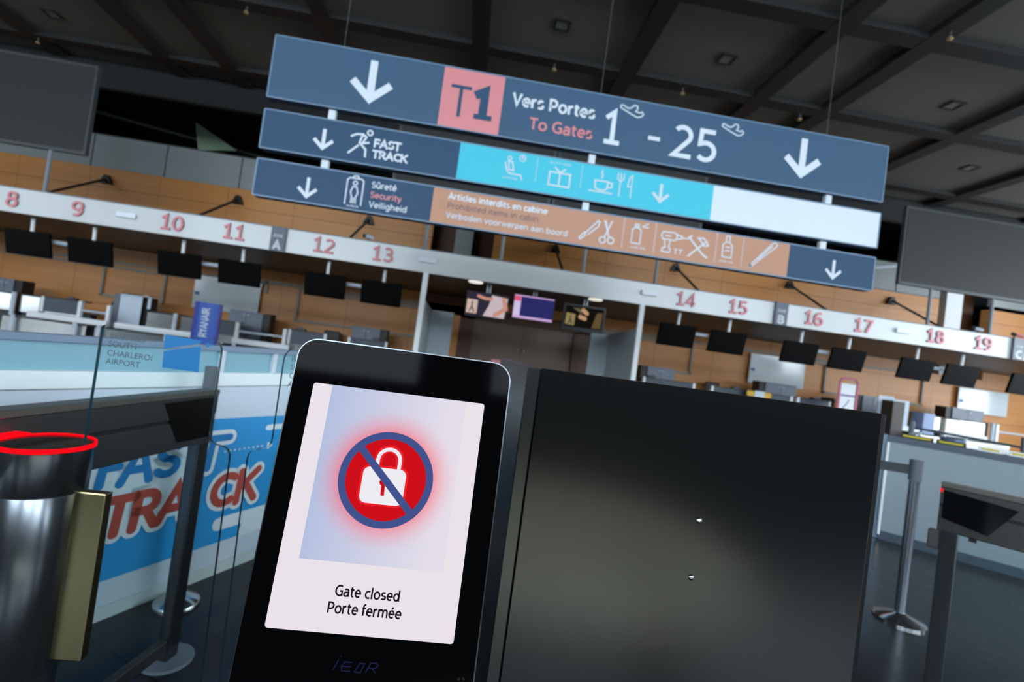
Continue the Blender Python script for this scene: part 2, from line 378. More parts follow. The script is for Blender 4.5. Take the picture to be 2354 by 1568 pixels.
def side_wall(name, x0, x1, opens):
    b = MB(); y = -9.2
    for y0, y1, z0, z1 in opens:
        b.box(x0, x1, y, y0, -.2, 9.5); b.box(x0, x1, y0, y1, -.2, z0); b.box(x0, x1, y0, y1, z1, 9.5); y = y1
    b.box(x0, x1, y, 24, -.2, 9.5); struct(name, b, mat('hall_wall', (84, 88, 90), .8))
WL = [(-6, -1.8, 2.6, 6.4), (-1, 3, .3, 6.4), (3.8, 8, .3, 6.4)]  # side openings made up to hold the added daylight panes
WR = [(-4, 1, 2.6, 6.4), (1.6, 6.6, .3, 6.4), (7.2, 12, .3, 6.4)]
side_wall('wall_left', -19.2, -19, WL); side_wall('wall_right', 22, 22.2, WR)
struct('wall_beyond', MB().box(-19, 22, 23.8, 24, 0, 9.5), mat('void_wall', (24, 26, 27), .9))
# rear wall; its high windows are made up, added for daylight
WIN = [(-17.5, -12.2), (-11.4, -6.4), (-5.4, -1.2), (.4, 4.6), (5.6, 10.4), (11.4, 16.2), (17, 21.2)]
WZ = (3.9, 7.1)
b = MB().box(-19, 22, -9.2, -9, 0, WZ[0]).box(-19, 22, -9.2, -9, WZ[1], 9.5)
xs = [-19]+[v for w in WIN for v in w]+[22]
for k in range(0, len(xs), 2): b.box(xs[k], xs[k+1], -9.2, -9, WZ[0], WZ[1])
struct('wall_rear', b, mat('rear_wall', (46, 48, 50), .7))
M_SKY = emat('added_daylight_pane', (226, 240, 252), SKY); M_SKY2 = emat('added_side_pane', (226, 238, 248), SKY*.85); M_SKY3 = emat('added_left_pane', (222, 236, 246), SKY*.28)  # emissive panes of the made-up windows, added to light the hall
for i, (x0, x1) in enumerate(WIN):
    struct('window_%d' % (i+1), MB().box(x0, x1, -9.12, -9.08, *WZ), M_SKY)
for i, (y0, y1, z0, z1) in enumerate(WR):
    struct('window_%d' % (i+8), MB().box(22.06, 22.1, y0, y1, z0, z1), M_SKY2)  # unseen right-hand panes, added for light from that side
for i, (y0, y1, z0, z1) in enumerate(WL):
    struct('window_%d' % (i+11), MB().box(-19.1, -19.06, y0, y1, z0, z1), M_SKY3)  # unseen left-hand panes, added for reflections in fascia and steel
b = MB()  # mullions added to break up the panes' reflections in the steel
for (xa, xb), ops in (((21.98, 22.06), WR), ((-19.06, -18.98), WL)):
    for y0, y1, z0, z1 in ops:
        n = 4
        for k in range(n+1): y = y0+(y1-y0)*k/n; b.box(xa, xb, y-.07, y+.07, z0, z1)
        for z in (z0, 1.3, 2.5, z1):
            if z >= z0: b.box(xa, xb, y0, y1, z-.06, z+.06)
struct('trim_6', b, mat('window_frame', (40, 42, 44), .6))
# ceiling: grey panels recessed in a black beam grid
struct('ceiling', MB().box(-19, 22, -9.2, 13.3, 7.46, 7.6), mat('ceiling_panel', (92, 89, 82), .8, noise=.06, nscale=(.7, .7, .7)))
b = MB()
for x in (-14.6, -11.45, -8.4, -6.8, -3.75, -.62, 2.42, 5.3, 6.85, 9.95, 13, 16.2): b.box(x-.17, x+.17, -9, 13.3, 7.34, 7.47)
for y in (-4.2, -1.4, 1.5, 4.5, 7.35, 9.75, 12.5): b.box(-19, 22, y-.15, y+.15, 7.345, 7.468)
struct('ceiling_beams', b, mat('ceiling_black', (22, 22, 22), .6))
struct('ceiling_bulkhead', MB().box(-19, 22, 13.3, 13.45, 6.75, 9.4), mat('void_wall', (24, 26, 27), .9))
struct('ceiling_beyond', MB().box(-19, 22, 13.4, 24, 9.4, 9.5), mat('void_wall', (24, 26, 27), .9))
b = MB()
for (x0, z0, x1, z1, y) in ((-16, 8.0, -4, 6.6, 18), (-12, 6.7, 2, 8.2, 19), (4, 7.2, 18, 6.4, 18.5), (9, 6.4, 22, 8.2, 20), (-17, 7.1, 20, 7.1, 20)): b.cyl((x0, y, z0), (x1, y, z1), .07, n=8)
struct('trim_3', b, mat('roof_steel', (60, 66, 66), .5))
tag(MB().cyl((12.0, 14.6, 5.55), (14.6, 14.6, 6.1), .06, n=10).build('roof_tube', M_SIGNGREY), 'pale grey slanting tube above the far wall, left of the right grey board', 'tube')
struct('trim_5', MB().box(-19, 0, 16.9, 17.1, 6.5, 6.68), M_DGREY)
tag(MB().prism([(-10.15, 7.6), (-9.94, 6.68), (-8.7, 6.88)], frame((0, 17, 0)), .06).build('stair_glass', mat('green_glass', (120, 140, 118), .4)), 'pale green triangular glass panel high above the far wall', 'glass panel')
# recessed square ceiling lights and small brass sprinklers
first = None
for i, (x, y, l) in enumerate(((.86, 8.72, 'dark square ceiling light nearest the hanging sign wire'), (4.08, 8.78, 'dark square ceiling light in the panel above the sign number 25'), (8.9, 8.85, 'dark square ceiling light in the palest panel at the right'),
                              (11.7, 11.0, 'dark square ceiling light above the right grey board'), (-10.2, 11.5, 'dark square ceiling light at the top left corner'))):
    if first is None:
        first = thing('ceiling_light', l, 'ceiling light', (x, y, 7.46), 'square lights in the ceiling panels')
        b = MB()
        for q in ((-.15, .15, -.15, -.11), (-.15, .15, .11, .15), (-.15, -.11, -.11, .11), (.11, .15, -.11, .11)): b.box(x+q[0], x+q[1], y+q[2], y+q[3], 7.435, 7.46)
        b.build('frame', mat('light_frame', (30, 30, 30), .5), first)
        MB().box(x-.11, x+.11, y-.11, y+.11, 7.45, 7.458).build('diffuser', mat('unlit_diffuser', (120, 120, 116), .6), first)
    else: dup(first, (x, y, 7.46), l)
first = None
for x, y, l in ((.92, 9.75, 'small brass sprinkler above the sign, over the end of Vers Portes'), (3.67, 9.75, 'small brass sprinkler above the sign, over the number 25'), (6.4, 9.9, 'small brass sprinkler above the right arrow of the sign'),
                (-5.2, 9.75, 'small brass sprinkler at the upper left of the sign'), (-11.3, 12.5, 'small brass sprinkler above the left grey board'), (6.85, 7.0, 'small brass sprinkler at the top right edge')):
    if first is None:
        first = thing('sprinkler_head', l, 'sprinkler', (x, y, 7.34), 'brass sprinklers under the beams')
        MB().cyl((x, y, 7.25), (x, y, 7.34), .018, n=8).build('pipe', M_DGREY, first)
        MB().lathe((x, y, 7.2), [(.012, 0), (.045, .012), (.045, .03), (.02, .055)], 12).build('deflector', mat('brass', (214, 190, 140), .3, metal=.7), first)
    else: dup(first, (x, y, 7.34), l)

# ================================================================== check-in canopy
can = thing('check_in_canopy', 'long brushed steel canopy with red counter numbers 8 to 19 above the check-in desks', 'canopy', (1, 11, 2.88))
MB().box(-16, 20, 11, 11.08, 2.878, 3.389).build('fascia', M_FASCIA, can)
MB().box(-16, 20, 11.08, 15.5, 2.88, 3.0).build('soffit', mat('soffit_brown', (74, 60, 50), .45), can)
MB().box(-16, 20, 11.0, 11.12, 3.385, 3.41).build('top_trim', M_GREY, can)
NUM = [(k+8, -9.923+(k//2)*3.209+(k % 2)*1.293) for k in range(6)]+[(14+k, 4.856+(k//2)*3.209+(k % 2)*1.293) for k in range(6)]
FF = frame((0, 11, 0))
for n, x in NUM:
    s = str(n); b = MB(); w = .5 if len(s) == 2 else .26
    letters(b, s, x-w/2, 2.985, .315, .054, FF, .002, .03, width=w)
    b.build('counter_number', [M_REDNUM, M_REDSIDE], can)
for x, c in ((-4.48, 'A'), (7.21, 'B'), (13.5, 'C')):
    t = thing('zone_sign', 'grey zone %s sign on the canopy front, %s' % (c, {'A': 'between 11 and 12', 'B': 'between 15 and 16', 'C': 'at the right edge after 19'}[c]), 'sign', (x, 11, 2.87), 'zone letter signs on the canopy')
    MB().box(x-.155, x+.155, 10.93, 10.998, 2.865, 3.40).build('panel', mat('zone_grey', (92, 100, 116), .4), t)
    f2 = frame((x, 10.93, 0)); b = MB(); letters(b, c, -.085, 2.9, .19, .05, f2, .003, width=.17); b.build('letter', M_SIGNW, t)
    b = MB(); letters(b, 'ZONE', -.1, 3.17, .06, .012, f2, .003, width=.2); b.build('lettering', M_SIGNGREY, t)
first = None
for x, l in ((-7.65, 'small white emergency light on the canopy between 9 and 10'), (-1.21, 'small white emergency light above the left passage post'), (3.95, 'small white emergency light above the right passage post'), (10.39, 'small white emergency light on the canopy between 17 and 18')):
    if first is None:
        first = thing('emergency_light', l, 'emergency light', (x, 10.999, 3.15), 'emergency lights on the canopy front')
        MB().box(x-.19, x+.19, 10.93, 10.98, 3.1, 3.215, .012).build('diffuser', mat('lamp_white', (240, 246, 255), .3), first)
        MB().box(x-.17, x+.17, 10.97, 10.999, 3.11, 3.205).build('housing', M_GREY, first)
    else: dup(first, (x, 10.999, 3.15), l)
# black stays from far wall to canopy roof
first = None
for x, l in ((-11.46, 'black diagonal canopy stay above the numbers 8 and 9'), (-7.65, 'black diagonal canopy stay above the numbers 10 and 11'), (-3.68, 'black diagonal canopy stay above the numbers 12 and 13'), (2.28, 'black canopy stay above the passage between 13 and 14'),
             (6.33, 'black diagonal canopy stay above the number 14'), (10.33, 'black diagonal canopy stay above the number 16'), (14.05, 'black diagonal canopy stay above the number 18')):
    if first is None:
        first = thing('canopy_stay', l, 'stay', (x, 15.5, 4.9), 'black stays holding the canopy')
        MB().cyl((x, 15.42, 4.88), (x, 12.0, 3.02), .035, n=10).build('rod', M_BLACK, first)
        MB().prism([(-.17, -.16), (.17, -.16), (.05, .1), (-.05, .1)], frame((x, 15.36, 4.9)), .14).build('bracket', M_BLACK, first)
    else: dup(first, (x, 15.5, 4.9), l)
# wide grey boards on poles over the canopy
def board(x0, x1, poles, label):
    t = thing('display_board', label, 'display board', ((x0+x1)/2, 11.05, 3.41), 'grey boards standing on the canopy')
    MB().box(x0, x1, 11.0, 11.1, 4.31, 6.25).build('frame', mat('board_frame', (60, 66, 70), .4), t)
    MB().box(x0+.06, x1-.06, 10.992, 11.02, 4.38, 6.19).build('screen', mat('board_screen', (46, 47, 46), .6, spec=.3), t)
    for p in poles: MB().cyl((p, 11.06, 3.41), (p, 11.06, 4.31), .04, n=12).build('pole', M_GREY, t)
board(-12.3, -8.68, (-9.4, -11.2), 'wide dark grey board on poles at the upper left edge')
board(-2.25, 1.36, (-1.33, .41), 'dark grey board behind the left half of the hanging sign')
board(1.40, 5.02, (2.34, 4.08), 'dark grey board behind the right half of the hanging sign')
board(10.15, 13.9, (11.09, 12.78), 'wide dark grey board on poles at the right edge')
first = None
for x, z, m, l in ((-2.59, 3.41, M_SIGNGREY, 'small pale camera on the canopy edge above 13'), (12.32, 3.41, M_SIGNGREY, 'small grey camera on the canopy edge above 19'), (13.44, 3.41, M_PINK, 'small dark and pink camera on the canopy edge at the far right')):
    t = thing('security_camera', l, 'camera', (x, 11.03, z), 'cameras on the canopy edge')
    MB().cyl((x, 11.03, z), (x, 11.03, z+.06), .02, n=10).build('mount', M_DGREY, t)
    MB().cyl((x-.03, 10.98, z+.08), (x+.13, 10.93, z+.05), .04, n=14).build('body', m, t)
    MB().cyl((x-.1, 11.0, z+.09), (x-.03, 10.98, z+.08), .045, n=14).build('lens', M_BLACK, t)

# hanging monitors under the canopy, tilted forward
TL = radians(14)
mx = {8: -9.87, 9: -8.59, 10: -6.7, 11: -5.4, 12: -3.5, 13: -2.22, 14: 4.92, 15: 6.22, 16: 8.12, 17: 9.4, 18: 11.28, 19: 12.54, 20: 14.4}
first = None
def make_monitor(x, l, pairbar):
    t = thing('hanging_monitor', l, 'monitor', (x, 11.4, 2.88), 'black monitors under the canopy')
    ay = Vector((0, cos(TL), sin(TL))); az = Vector((0, -sin(TL), cos(TL)))
    o = Vector((x, 11.4, 2.3))
    MB().obox(o, (1, 0, 0), ay, az, (-.46, .46), (0, .07), (-.27, .27), .01).build('screen', mat('monitor_black', (5, 5, 6), .45, spec=.08), t)
    MB().obox(o, (1, 0, 0), ay, az, (-.2, .2), (.07, .13), (-.15, .15)).build('back_cover', M_BLACK, t)
    MB().cyl((x+.02, 11.47, 2.33), (x+.02, 11.43, 2.874), .035, n=12).build('pole', M_WHITE, t)
    if pairbar: MB().cyl((x+.3, 11.55, 2.42), (x+.85, 11.55, 2.42), .045, n=10).build('crossbar', M_SIGNGREY, t)
    return t
mA = mB = None
for n, x in mx.items():
    l = 'black hanging monitor below the counter number %d' % n if n < 20 else 'black hanging monitor cut by the right edge of the photo'
    if n % 2 == 0:
        if mA is None: mA = make_monitor(x, l, True)
        else: dup(mA, (x, 11.4, 2.88), l)
    else:
        if mB is None: mB = make_monitor(x, l, False)
        else: dup(mB, (x, 11.4, 2.88), l)

# cable trunking on the far wall
TR = [(-13.3, -11.1, -9.4), (-9.9, -7.5, None), (-6.46, -5.5, -1.8), (3.9, 7.6, 8.5), (11.3, 14.2, 15.6)]
def trunk(label, segs):
    b = MB()
    for (x0, z0, x1, z1) in segs: b.box(min(x0, x1)-.03, max(x0, x1)+.03, 15.43, 15.49, min(z0, z1)-.035, max(z0, z1)+.035)
    tag(b.build('cable_trunking', mat('trunking_grey', (150, 142, 130), .5)), label, 'cable trunking', 'grey trunking on the far wall')
trunk('grey cable trunking behind the monitors 8 to 11', [(-14, 2.44, -6.5, 2.44), (-14, 2.3, -7.5, 2.3)])
trunk('grey trunking dropping from monitor 8 and running right at desk height', [(-11.15, 2.4, -11.15, 1.45), (-11.15, 1.43, -9.7, 1.43), (-9.4, 2.3, -9.4, 1.42)])
trunk('grey cable trunking behind the monitors 12 and 13', [(-6.46, 2.48, -1.75, 2.51), (-4.0, 2.38, -1.75, 2.38), (-6.45, 2.48, -6.45, 2.2)])
trunk('grey trunking loop under monitor 12 running right at desk height', [(-5.47, 2.4, -5.47, 1.45), (-5.47, 1.45, -1.75, 1.45)])
trunk('grey cable trunking behind the monitors 14 to 17', [(4.0, 2.5, 15.5, 2.5), (4.0, 2.4, 6.8, 2.4), (9.8, 2.4, 12.4, 2.4)])
trunk('grey trunking dropping under monitor 15', [(7.27, 2.4, 7.27, 1.45), (4.2, 1.45, 7.27, 1.45)])
trunk('grey trunking loop under monitors 17 and 18', [(12.0, 2.4, 12.0, 1.45), (12.0, 1.45, 15.6, 1.45), (15.6, 1.45, 15.6, 2.4)])
# glossy pale boards on the far wall
def wallboard(x0, x1, z0, z1, label):
    t = thing('glass_board', label, 'board', ((x0+x1)/2, 15.49, z0), 'glossy pale boards on the far wall')
    MB().box(x0, x1, 15.36, 15.40, z0, z1, .015).build('panel', mat('pale_gloss', (216, 224, 226), .12, spec=.9, noise=.12, nscale=(.6, 1, 2.2)), t)
    MB().box(x0+.05, x0+.18, 15.35, 15.362, (z0+z1)/2-.1, (z0+z1)/2).build('sticker', M_LOGOBLUE, t)
    for x in (x0+.15, x1-.15): MB().cyl((x, 15.4, z1-.12), (x, 15.49, z1-.12), .03, n=10).build('fixing', M_GREY, t)
wallboard(-8.5, -6.57, 1.42, 2.42, 'glossy pale board on the wall below monitors 10 and 11')
wallboard(9.25, 11.2, 1.44, 2.42, 'glossy pale board on the wall between monitors 15 and 16')
wallboard(16.87, 18.77, 1.42, 2.26, 'glossy pale board on the wall below monitor 19')

# ================================================================== passage between 13 and 14
struct('door_1', MB().box(0, 1.62, 15.6, 15.66, 0, 2.25).box(1.63, 3.28, 15.6, 15.66, 0, 2.25), mat('door_veneer', (112, 92, 76), .4, noise=.08, nscale=(.4, 1, 5)))
struct('trim_4', MB().box(-.45, 0, 15.5, 15.7, 0, 2.3).box(3.28, 3.9, 15.5, 15.7, 0, 2.3).box(-.45, 3.9, 15.5, 15.7, 2.25, 2.6), mat('door_frame_brown', (84, 54, 32), .5, noise=.1, nscale=(.4, 1, 6)))
for x, l in ((1.55, 'small steel knob on the left passage door'), (1.72, 'small steel knob on the right passage door')):
    tag(MB().cyl((x, 15.6, 1.45), (x, 15.54, 1.45), .035, n=12).build('door_knob', M_CHROME), l, 'door knob', 'knobs of the passage doors')
for sx, x, xi, l in ((1, -1.22, -.58, 'left'), (-1, 3.84, 3.3, 'right')):
    t = thing('passage_screen', 'pale grey side screen with white post at the %s of the central passage' % l, 'partition', (x, 11, 0))
    MB().box(x-.055, x+.055, 11.0, 11.1, 0, 2.878).build('post', M_WHITE, t)
    MB().prism([(11.1, 0), (13.4, 0), (13.4, 2.24), (11.1, 2.32)], (Vector((x+.02, 0, 0)), Vector((0, 1, 0)), Vector((0, 0, 1)), Vector((1, 0, 0))), .04).build('side_panel', mat('screen_grey', (176, 186, 190), .5), t)
    MB().box(min(x+sx*.03, xi), max(x+sx*.03, xi), 13.38, 13.42, 0, 2.22).build('front_panel', mat('screen_pale', (186, 200, 206), .45), t)
def passage_tv(x0, x1, z0, z1, label, art, bezel=.02):
    xc = (x0+x1)/2
    t = thing('passage_screen_monitor', label, 'monitor', (xc, 11.5, 2.88), 'lit monitors over the passage')
    MB().box(x0-bezel, x1+bezel, 11.5, 11.57, z0-bezel*1.6, z1+bezel).build('housing', M_BLACK, t)
    for dx in (-.035, .035): MB().cyl((xc+dx, 11.55, z1), (xc+dx, 11.5, 2.88), .022, n=10).build('pole', M_SIGNGREY, t)
    art(t, frame((x0, 11.5, z0)), x1-x0, z1-z0)
def art1(t, f, w, h):
    b = MB(); fill(b, rrect(0, w, 0, h, .005), f, .002); p = b.build('picture', emat('tv_dark_violet', (52, 48, 66), .8), t)
    b = MB(); fill(b, [(.43*w, .02*h), (.95*w, 0), (w, .9*h), (.6*w, .97*h), (.55*w, .5*h)], f, .004); b.build('shirt', emat('tv_shirt', (206, 188, 196), .9), p)
    b = MB(); ribbon(b, [(.9*w, .85*h), (.97*w, .45*h), (.72*w, .12*h)], .1, f, .006, 0, 'round'); ribbon(b, [(.6*w, .8*h), (.45*w, .78*h), (.27*w, .86*h)], .07, f, .006, 0, 'round'); b.build('arm', emat('tv_skin', (206, 148, 130), .9), p)
    b = MB(); fill(b, rrect(.01*w, .27*w, .08*h, .68*h, .01), f, .004); b.build('card', emat('tv_card', (212, 186, 176), .9), p)
    b = MB(); strokes(b, [[(.14*w, .58*h), (.14*w, .36*h)], [(.14*w, .36*h), (.09*w, .16*h)], [(.14*w, .36*h), (.2*w, .16*h)]], .03, f, .006); b.build('pictogram', emat('tv_ink', (60, 56, 60), .9), p)
def art2(t, f, w, h):
    b = MB(); fill(b, rrect(0, w, 0, h, .005), f, .002); p = b.build('picture', emat('tv_lilac', (212, 176, 226), .9), t)
    b = MB(); fill(b, [(.17*w, .1*h), (w, .1*h), (w, .95*h), (.17*w, .95*h)], f, .004); b.build('field', emat('tv_navy', (44, 46, 104), .9), p)
    b = MB(); fill(b, [(0, .74*h), (.16*w, .74*h), (.16*w, .95*h), (0, .95*h)], f, .004); b.build('badge', emat('tv_pink', (222, 92, 126), .9), p)
    b = MB(); fill(b, [(0, .12*h), (.16*w, .12*h), (.16*w, .72*h), (0, .72*h)], f, .004); b.build('column', emat('tv_pale_lilac', (214, 200, 238), .9), p)
def art3(t, f, w, h):
    b = MB(); fill(b, rrect(0, w, 0, h, .005), f, .002); p = b.build('picture', emat('tv_black', (22, 20, 17), .8), t)
    b = MB(); fill(b, [(.02*w, .1*h), (.26*w, .08*h), (.27*w, .62*h), (.03*w, .66*h)], f, .004); b.build('card', emat('tv_olive', (156, 140, 92), .8), p)
    b = MB(); strokes(b, [[(.15*w, .54*h), (.15*w, .34*h)], [(.15*w, .34*h), (.1*w, .16*h)], [(.15*w, .34*h), (.2*w, .16*h)]], .03, f, .006); b.build('pictogram', emat('tv_ink', (60, 56, 60), .9), p)
    b = MB(); strokes(b, [[(.46*w, .86*h), (.56*w, .72*h)], [(.4*w, .52*h), (.52*w, .46*h)]], .1, f, .004); b.build('hand', emat('tv_hand', (206, 160, 120), .8), p)
    b = MB(); fill(b, [(.18*w, .92*h), (.4*w, .9*h), (.44*w, .66*h)], f, .004); b.build('sleeve', emat('tv_sleeve', (120, 104, 80), .8), p)
    b = MB(); fill(b, [(.72*w, .05*h), (.95*w, .06*h), (.97*w, .85*h), (.82*w, .8*h)], f, .004); b.build('coat', emat('tv_coat', (104, 86, 54), .8), p)
passage_tv(-.24, .73, 2.12, 2.66, 'lit monitor showing a pale shirt and bare arm, leftmost over the passage', art1)
passage_tv(.88, 1.84, 2.2, 2.75, 'lit monitor with navy field and lilac border, middle one over the passage', art2)
passage_tv(2.14, 3.08, 2.17, 2.67, 'lit monitor with dark picture and thick black bezel, rightmost over the passage', art3, .05)
for x, l in ((-.09, 'round white downlight under the canopy at the left of the passage'), (2.77, 'round white downlight under the canopy at the right of the passage')):
    tag(MB().lathe((x, 11.25, 2.845), [(.15, 0), (.17, .012), (.17, .035)], 28).build('downlight', mat('downlight_lit', (240, 240, 235), .3, emit=(255, 250, 238), es=.75)), l, 'ceiling light', 'downlights in the passage soffit')
t = thing('notice_stand', 'small pink and white notice on a thin stand in the passage', 'notice', (.66, 12, 0))
MB().cyl((.66, 12, 0), (.66, 12, 1.0), .015, n=10).build('pole', M_GREY, t); MB().cyl((.66, 12, 0), (.66, 12, .02), .14, n=20).build('base', M_GREY, t)
MB().box(.55, .77, 11.98, 12.0, .98, 1.13).build('card', M_PINK, t)

# ================================================================== check-in desks
YD = 13.5
def desk(x0, x1, label, device=True):
    t = thing('check_in_desk', label, 'desk', ((x0+x1)/2, YD, 0), 'check-in desks under the canopy')
    MB().box(x0+.02, x1-.02, YD+.03, YD+.65, 0, .83).build('base_cabinet', M_STEEL, t)
    MB().box(x0+.03, x1-.03, YD, YD+.05, .8, 1.16).build('front_screen', M_SLATE, t)
    MB().box(x0, x1, YD-.01, YD+.4, 1.15, 1.18).build('shelf', mat('black_shelf', (28, 32, 36), .35), t)
    MB().box(x0, x1, YD+.35, YD+.7, .83, .87).build('worktop', M_GREY, t)
    for x in (x0-.02, x1+.02): MB().box(x-.035, x+.035, YD-.02, YD+.06, .78, 1.18).build('end_post', M_WHITE, t)
    return t
DESKS = [(-11.08, -10.2, 'slate fronted check-in desk below 8'), (-7.2, -6.26, 'slate fronted check-in desk beside the blue banner'), (-4.85, -3.95, 'slate fronted check-in desk below 12'), (-3.27, -2.32, 'slate fronted check-in desk below 13'),
         (5.05, 6.5, 'slate fronted check-in desk below 14'), (7.1, 8.2, 'slate fronted check-in desk below 15'), (8.6, 9.5, 'slate fronted check-in desk below 16, beside the yellow notice'), (9.75, 10.7, 'slate fronted check-in desk left of the pink framed sign')]
for a in DESKS: desk(*a)
def cabinet(x0, x1, side, label):
    t = thing('equipment_cabinet', label, 'cabinet', ((x0+x1)/2, 13.95, 0), 'grey equipment cabinets behind the desks')
    MB().box(x0, x1, 14.32, 14.7, 0, 1.51).build('body', mat('cabinet_black', (26, 26, 26), .5), t)
    xa, xb = (x0, x1-.2) if side > 0 else (x0+.2, x1)
    m_ = (xa+xb)/2
    for q in ((xa, m_-.006), (m_+.006, xb)):
        d = MB().box(q[0], q[1], 14.29, 14.32, .3, 1.515).build('door', mat('cabinet_grey', (112, 120, 134), .45), t)
        hx = q[1]-.05 if q[0] == xa else q[0]+.05
        MB().cyl((hx, 14.29, 1.41), (hx, 14.26, 1.41), .02, n=10).build('knob', M_SIGNGREY, d)
K = 14.3/13.5
for x0, x1, s, l in ((-13.0, -12.35, 1, 'grey cabinet at the left edge behind the desks'), (-9.95, -9.05, 1, 'grey cabinet under the white sheet below 9'), (-6.86, -5.75, 1, 'grey two door cabinet behind the rail below 11'), (-3.45, -2.45, 1, 'grey two door cabinet behind the desk below 13'),
                     (5.2, 6.25, -1, 'grey two door cabinet right of the right passage post'), (9.0, 10.2, -1, 'grey two door cabinet under the board between 15 and 16'), (12.25, 13.15, -1, 'grey cabinet right of the pink framed sign'), (15.35, 16.65, -1, 'grey cabinet under the rightmost glossy board')):
    cabinet(x0, x1, s, l)
def steel_unit(x0, x1, post, label, z0=.7):
    t = thing('baggage_belt_unit', label, 'baggage belt', ((x0+x1)/2, YD, 0), 'steel baggage belts between the desks')
    MB().box(x0, x1, YD, YD+.7, z0, 1.14, .01).build('steel_side', M_STEEL, t)
    MB().box(x0, x1, YD+.1, YD+.7, 0, z0).build('plinth', M_DGREY, t)
    MB().box(x0, x1, YD, YD+.7, 1.14, 1.165).build('top', mat('black_shelf', (28, 32, 36), .35), t)
    if post is not None: MB().cyl((post, YD-.08, 0), (post, YD-.08, 1.19), .05, n=14).build('post', M_SIGNGREY, t)
steel_unit(-12.2, -11.82, None, 'steel baggage belt at the left edge, left of the pale post')
steel_unit(-11.64, -11.16, -11.73, 'bright steel baggage belt with pale post left of the desk below 8')
steel_unit(-8.53, -7.86, None, 'steel baggage belt below 10, right of the white sheet')
steel_unit(-7.68, -7.3, -7.77, 'bright steel baggage belt with pale post left of the blue banner')
steel_unit(13.88, 14.38, None, 'steel baggage belt right of the white hanging sheet')
steel_unit(14.92, 15.92, 15.96, 'wide steel baggage belt with pale post at the right')
tag(MB().box(14.4, 14.88, 13.4, 14.2, 0, 1.145, .01).build('beige_bin', mat('beige_metal', (206, 200, 186), .4, metal=.3)), 'tall beige box between two steel belts at the right', 'box')
def rail(x0, x1, label, zt=.95):
    t = thing('guard_rail', label, 'rail', ((x0+x1)/2, YD-.1, 0), 'tube rails between the desks')
    MB().cyl((x0, YD-.1, zt), (x1, YD-.1, zt), .028, n=10).build('tube', M_SIGNGREY, t)
    for x in (x0, x1): MB().box(x-.04, x+.04, YD-.14, YD-.06, 0, 1.17).build('post', M_WHITE, t)
rail(-10.1, -9.4, 'tube rail between pale posts right of the desk below 8')
rail(-6.17, -4.95, 'tube rail between pale posts below 11')
rail(16.08, 17.15, 'tube rail between pale posts at the right edge')
def scale(x0, x1, posts, label):
    t = thing('luggage_scale', label, 'luggage scale', ((x0+x1)/2, 12.95, 0), 'low luggage scales before the desks')
    MB().box(x0, x1, 12.6, 13.3, .18, .6).build('body', M_STEEL, t)
    MB().box(x0+.03, x1-.03, 12.64, 13.26, 0, .18).build('plinth', M_BLACK, t)
    MB().box(x0+.05, x1-.05, 12.68, 13.22, .6, .63).build('belt', M_BLACK, t)
    MB().box(x0, x1, 13.22, 13.32, .6, .76).build('side_rail', M_WHITE, t)
    for p in posts: MB().cyl((p, 12.52, 0), (p, 12.52, .68), .045, n=12).build('post', M_SIGNGREY, t)
scale(-11.2, -9.3, (-10.9, -9.5), 'low luggage scale with pale posts below 8 and 9')
scale(-9.1, -7.2, (-8.95, -7.4), 'low luggage scale with pale posts below 10')
scale(-6.2, -4.75, (-5.8, -4.9), 'low luggage scale with pale posts below 11')
scale(14.2, 15.6, (14.1,), 'low luggage scale at the right, before the wide steel belt')
scale(12.65, 13.4, (12.7,), 'low luggage scale before the white hanging sheet at the right')
# white sheets
t = thing('white_sheet', 'white paper sheet hung over the grey cabinet below 9', 'sheet', (-9.2, 13.9, 0), 'white sheets on cabinets')
MB().box(-9.72, -9.15, 14.2, 14.22, .72, 1.56).build('front_flap', mat('paper_white', (214, 226, 240), .7, noise=.03, nscale=(3, 3, 3)), t)
MB().box(-9.72, -8.92, 14.2, 14.7, 1.53, 1.56).build('top_fold', mat('paper_white', (214, 226, 240)), t)
MB().box(-9.0, -8.92, 14.2, 14.22, 1.2, 1.56).build('side_flap', mat('paper_white', (214, 226, 240)), t)
t = thing('white_sheet', 'white paper sheet hung by the brown box at the right', 'sheet', (12.8, 13.45, 0), 'white sheets on cabinets')
MB().box(12.62, 13.16, 13.4, 13.42, .72, 1.5).build('front_flap', mat('paper_white', (214, 226, 240)), t)
MB().box(12.3, 12.8, 13.55, 13.57, .72, 1.57).build('back_flap', mat('paper_white', (214, 226, 240)), t)
MB().box(12.25, 13.16, 13.42, 13.6, 0, .72).build('stand', M_WHITE, t)
tag(MB().box(12.18, 12.54, 12.9, 13.3, 0, 1.45).build('brown_box', mat('box_brown', (66, 60, 56), .5)), 'dark brown box just above the black cabinet corner', 'box')
tag(MB().box(13.47, 13.83, 13.2, 13.6, 0, 1.22).build('blue_bin', mat('pale_blue', (150, 168, 206), .5)), 'pale blue box right of the white sheet', 'box')
